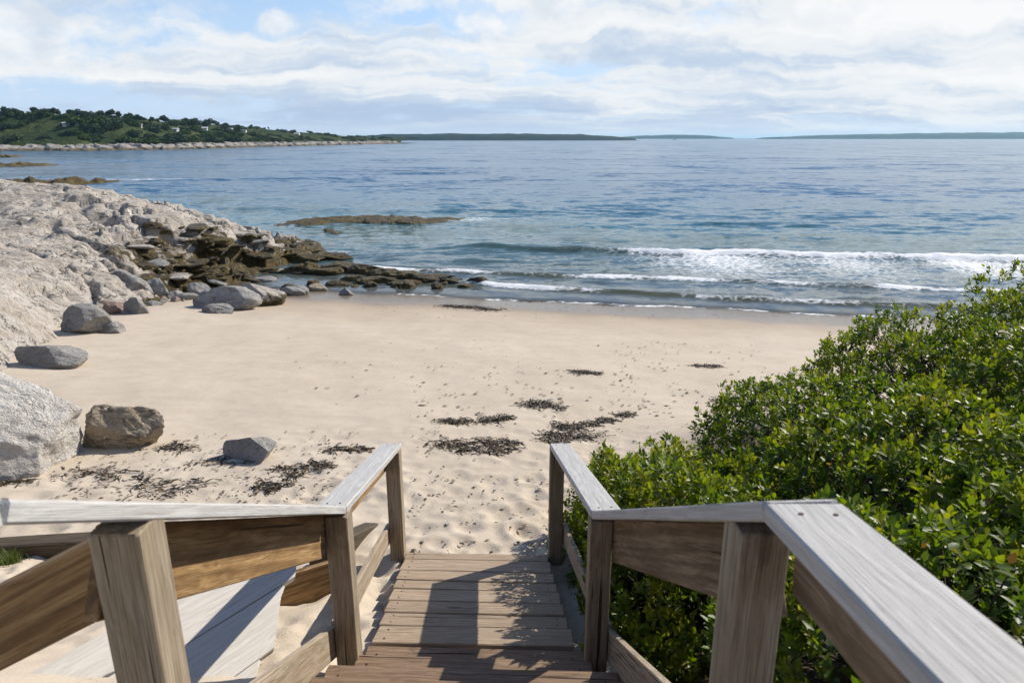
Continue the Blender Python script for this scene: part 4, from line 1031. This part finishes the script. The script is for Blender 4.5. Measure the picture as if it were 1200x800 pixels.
def box(name, cx, cy, cz, sx, sy, sz, mat, parent):
    V = [(cx + a * sx / 2, cy + b * sy / 2, cz + c * sz / 2) for c in (-1, 1) for a, b in ((-1, -1), (1, -1), (1, 1), (-1, 1))]
    F = [(3, 2, 1, 0), (4, 5, 6, 7), (0, 1, 5, 4), (1, 2, 6, 5), (2, 3, 7, 6), (3, 0, 4, 7)]
    me = bpy.data.meshes.new(name); me.from_pydata(V, [], F); me.materials.append(mat); return link(name, me, parent)
def house(px, py, Y, w, h, label, roofmat, rot):
    r = ray(px, py); Yl = np.linspace(285, 700, 3000); lz = land_z(r[0] / r[1] * Yl, Yl)[0]
    gp = CZ + r[2] / r[1] * Yl - lz - 1.; gp = np.where(coast_dist(r[0] / r[1] * Yl, Yl) > 14, gp, 99); k = int(np.argmax(gp <= 0)) if (gp <= 0).any() else int(np.argmin(gp)); p = Vector((r[0] / r[1] * Yl[k], Yl[k], 0)); z = float(lz[k]) + .2; w *= .95; h *= .55
    root = empty('headland_house', (p.x, p.y, z), label, 'house', 'houses on the far headland'); root.rotation_euler = (0, 0, rot)
    box('wall', 0, 0, h / 2 - .4, w, w * .7, h + .8, M_WHITE, root)
    hw, hd, rh = w / 2 + .3, w * .35 + .3, h * .55
    V = [(-hw, -hd, h + .02), (hw, -hd, h + .02), (hw, hd, h + .02), (-hw, hd, h + .02), (-hw, 0, h + rh), (hw, 0, h + rh)]
    me = bpy.data.meshes.new('roof'); me.from_pydata(V, [], [(0, 1, 5, 4), (2, 3, 4, 5), (0, 4, 3), (1, 2, 5), (3, 2, 1, 0)]); me.materials.append(roofmat); link('roof', me, root)
    for k in (-1, 0, 1): box('window', k * w * .28, -w * .35 - .02, h * .55, w * .12, .06, h * .35, M_GLASS, root)
for a in [(78, 145, 372, 3.2, 1.7, 'wide pale house half hidden by trees on the left of the headland', M_TIN, .2), (88, 144.5, 376, 2.6, 1.8, 'bright white house right beside the wide pale house', M_TIN, -.2), (165, 148, 372, 1.1, 2.4, 'narrow tall white house standing up among bushes', M_WHITE, 0), (178, 152, 372, 3., 2., 'small white house right of the narrow tall one', M_ROOF, .3), (206, 152, 372, 3., 2., 'low white house in the middle of the headland', M_TIN, -.3), (240, 151, 382, 3., 2.2, 'white house with bright roof under three dark trees', M_TIN, .2), (268, 151, 410, 5., 2., 'long low pale house on the open slope', M_ROOF, 0), (285, 153, 430, 4., 1.8, 'pale house near the right end of the slope', M_ROOF, .1), (348, 157, 480, 4., 1.8, 'far white house on the light green meadow', M_TIN, 0), (404, 160, 560, 4., 1.8, 'last white house near the headland tip', M_TIN, .1)]: house(*a)

def far_land(name, pts, Y, depth, label):
    """pts: (px, py of the skyline)"""
    xs, zs = [], []
    for px, py in pts: p = at(px, py, Y); xs.append(p.x); zs.append(max(p.z, .0))
    x = np.linspace(xs[0], xs[-1], 500); top = np.interp(x, xs, zs)
    r = top * (1 + .10 * fbm(x * .02, x * 0 + 1.3, o=4)); n = 14; t = np.linspace(0, 1, n)
    X = x[:, None] + 0 * t; Yy = Y + (t - .4)[None, :] * depth + 0 * X; Z = r[:, None] * np.clip(np.sin(np.pi * np.clip(t * 1.05, 0, 1)), 0, 1)[None, :] ** .5 - .5 + .5 * fbm(X * .05, Yy * .05, o=3) * (r[:, None] > 1)
    tag(link(name, mesh_np(name, np.stack([X, Yy, Z], -1).reshape(-1, 3), grid_faces(500, n), M_FAR)), label, kind='structure')
far_land('far_hills', [(400, 160.4), (440, 157.5), (500, 156.6), (600, 156.4), (680, 157.4), (720, 159.6), (740, 161.3)], 1500, 160, 'dark wooded point beyond the headland')
far_land('far_hills', [(725, 160.8), (760, 158.6), (800, 157.8), (825, 158.6), (850, 160.8)], 3600, 400, 'faint blue island on the horizon')
far_land('far_hills', [(905, 161), (960, 158.6), (1020, 157.2), (1100, 155.8), (1200, 155.2), (1400, 155)], 3200, 400, 'long blue shore on the horizon at the right')

def sailboat(px, py, Y, label):
    r = ray(px, py); k = Y / r[1]; c = Vector((r[0] * k, Y, 0)); root = empty('sailboat', c, label, 'sailboat')
    V = []; F = []
    n = 9
    for i in range(n):
        f = i / (n - 1); w = 1.3 * math.sin(math.pi * (f * .85 + .12)); x = (f - .5) * 9
        for y, z in ((-w, .9), (-w * .7, .2), (0, -.4), (w * .7, .2), (w, .9)): V.append((x, y, z))
    for i in range(n - 1):
        for j in range(4): F.append((i * 5 + j, i * 5 + j + 1, i * 5 + 6 + j, i * 5 + 5 + j))
        F.append((i * 5 + 4, i * 5, i * 5 + 5, i * 5 + 9))
    me = bpy.data.meshes.new('hull'); me.from_pydata(V, [], F); me.materials.append(M_WHITE); link('hull', me, root)
    box('mast', .6, 0, 6, .14, .14, 11, M_TIN, root)
    for nm, p in (('mainsail', [(.5, .05, 1.8), (-3.6, .4, 1.9), (.5, .05, 11)]), ('jib', [(.8, .05, 1.4), (4.2, -.1, 1.2), (.8, .0, 9.5)])):
        V = p + [(a, b + .05, c_) for a, b, c_ in p]
        me = bpy.data.meshes.new(nm); me.from_pydata(V, [], [(0, 1, 2), (5, 4, 3), (0, 3, 4, 1), (1, 4, 5, 2), (2, 5, 3, 0)]); me.materials.append(M_SAIL); link(nm, me, root)
sailboat(790.5, 163.6, 1900, 'tiny white sailboat on the horizon')

# ------------------------------------------------------------------ light
SUN_AZ, SUN_EL = R(52), R(35)         # azimuth from straight ahead toward the right
sl = bpy.data.lights.new('sun', 'SUN'); sl.energy = 5.0; sl.angle = R(.53); sl.color = (1, .93, .825)
so = bpy.data.objects.new('sun', sl); COL.objects.link(so)
sd = Vector((math.sin(SUN_AZ) * math.cos(SUN_EL), math.cos(SUN_AZ) * math.cos(SUN_EL), math.sin(SUN_EL)))
so.rotation_euler = sd.to_track_quat('Z', 'Y').to_euler(); so.location = sd * 50

def build_world():
    w = bpy.data.worlds.new('World'); scene.world = w; w.use_nodes = True
    s = NT.__new__(NT); s.t = w.node_tree; s.t.nodes.clear(); s.out = s.t.nodes.new('ShaderNodeOutputWorld')
    sky = s.n('ShaderNodeTexSky', sky_type='NISHITA', sun_disc=False, sun_elevation=SUN_EL, sun_rotation=SUN_AZ, air_density=1., dust_density=.05, ozone_density=1.).outputs[0]
    d = s.coord('Generated'); x, y, z = s.xyz(d)
    zz = s.math('MAXIMUM', z, 0.)
    k = s.math('DIVIDE', 1., s.math('ADD', zz, .125))
    P = s.n('ShaderNodeCombineXYZ', {'X': s.math('MULTIPLY', x, k), 'Y': s.math('MULTIPLY', y, k), 'Z': 0.}).outputs[0]
    wob = s.n('ShaderNodeTexNoise', {'Vector': d, 'Scale': 9., 'Detail': 6., 'Roughness': .6}).outputs['Color']
    P = s.n('ShaderNodeVectorMath', {0: P, 1: s.n('ShaderNodeVectorMath', {0: wob, 3: 1.1}, operation='SCALE').outputs[0]}, operation='ADD').outputs[0]
    big = s.noise(s.mapping(P, (.50, .66, 1), (0, 0, R(6)), (3.1, 1.7, 0)), 1., 4, .5, .3)
    med = s.noise(s.mapping(P, (1.4, 1.9, 1), (0, 0, R(-8)), (7.7, 2.2, 0)), 1., 5, .55, .3)
    cov = s.math('ADD', s.math('MULTIPLY', big, .65), s.math('MULTIPLY', med, .35))
    cov = s.math('ADD', cov, s.math('ADD', s.math('MULTIPLY', x, .11), .03))          # thicker to the right, below the sun
    mask = s.mapr(cov, .39, .53)
    mask = s.math('MULTIPLY', mask, s.mapr(z, .17, .32, 1., .10))
    sh = s.noise(s.mapping(P, (.65, 1.25, 1), (0, 0, R(3)), (1.3, 8.2, 0)), 1., 5, .55, .3)
    toned = s.math('ADD', sh, s.math('MULTIPLY', s.mapr(z, .012, .085, 1., 0.), .20))
    toned = s.math('SUBTRACT', toned, s.math('MULTIPLY', x, .10))
    cc = s.ramp(toned, [(.36, (.79, .80, .81)), (.50, (.69, .725, .76)), (.61, (.50, .585, .70)), (.76, (.40, .50, .66))])
    cc = s.mix(s.mapr(z, .03, .0, 0, .6), cc, (.60, .69, .80))
    # a few separate cumulus puffs
    puff = None
    for px, py, r_ in ((562, 32, .055), (655, 8, .075), (328, 28, .05), (20, 40, .14)):
        v = ray(px, py); v = v / np.linalg.norm(v)
        q = s.n('ShaderNodeVectorMath', {0: s.n('ShaderNodeVectorMath', {0: d, 1: tuple(v)}, operation='SUBTRACT').outputs[0], 1: (1., 1., 1.9)}, operation='MULTIPLY').outputs[0]
        ln = s.n('ShaderNodeVectorMath', {0: q}, operation='LENGTH').outputs['Value']
        b = s.mapr(ln, r_ * 1.25, 0., 0., 1.)
        puff = b if puff is None else s.math('MAXIMUM', puff, b)
    pn = s.noise(d, 26., 6, .62)
    pm = s.mapr(s.math('ADD', s.math('MULTIPLY', puff, .5), s.math('MULTIPLY', pn, .9)), .66, .92)
    pc = s.ramp(s.noise(s.mapping(d, (1, 1, 1.6), (0, 0, 0), (0, 0, .3)), 14., 5, .6), [(.38, (.82, .825, .83)), (.62, (.60, .65, .71))])
    skyc = s.mix(1., sky, (.10, .108, .125), 'MULTIPLY')
    skyc = s.mix(s.mapr(z, .30, .04, 0., .85), skyc, (.46, .60, .80))
    col = s.mix(mask, skyc, cc)
    col = s.mix(s.math('MULTIPLY', pm, .75), col, pc)
    bg = s.n('ShaderNodeBackground', {'Color': col, 'Strength': 1.}).outputs[0]
    s.t.links.new(bg, s.out.inputs['Surface'])
build_world()

def build_haze():
    V = [(a, b, c) for c in (-10.5, 26) for a, b in ((-15000, -200), (15000, -200), (15000, 9300), (-15000, 9300))]
    me = bpy.data.meshes.new('haze'); me.from_pydata(V, [], [(3, 2, 1, 0), (4, 5, 6, 7), (0, 1, 5, 4), (1, 2, 6, 5), (2, 3, 7, 6), (3, 0, 4, 7)])
    s = NT('sea_haze'); v = s.n('ShaderNodeVolumePrincipled', {'Color': (.44, .76, .97, 1), 'Density': HAZE, 'Anisotropy': .3}).outputs[0]
    s.t.links.new(v, s.out.inputs['Volume']); me.materials.append(s.m)
    tag(link('haze', me), kind='stuff', label='thin pale haze over the water')
HAZE = 1.0e-4
build_haze()

# ------------------------------------------------------------------ camera + render settings
cam = bpy.data.cameras.new('camera'); cam.lens = 24; cam.sensor_width = 36; cam.clip_end = 20000; cam.clip_start = .05
co = bpy.data.objects.new('camera', cam); COL.objects.link(co); co.location = (0, 0, CZ); co.rotation_euler = (R(90) - PITCH, 0, 0)
cam.dof.use_dof = True; cam.dof.focus_distance = 9.; cam.dof.aperture_fstop = 5.0
scene.camera = co
scene.render.engine = 'CYCLES'
vs = scene.view_settings; vs.view_transform = 'Standard'; vs.look = 'None'; vs.exposure = .26; vs.gamma = 1.
cy = scene.cycles; cy.use_denoising = True; cy.max_bounces = 6; cy.diffuse_bounces = 3; cy.glossy_bounces = 3; cy.transmission_bounces = 4; cy.transparent_max_bounces = 8
cy.sample_clamp_indirect = 6.; cy.caustics_reflective = False; cy.caustics_refractive = False
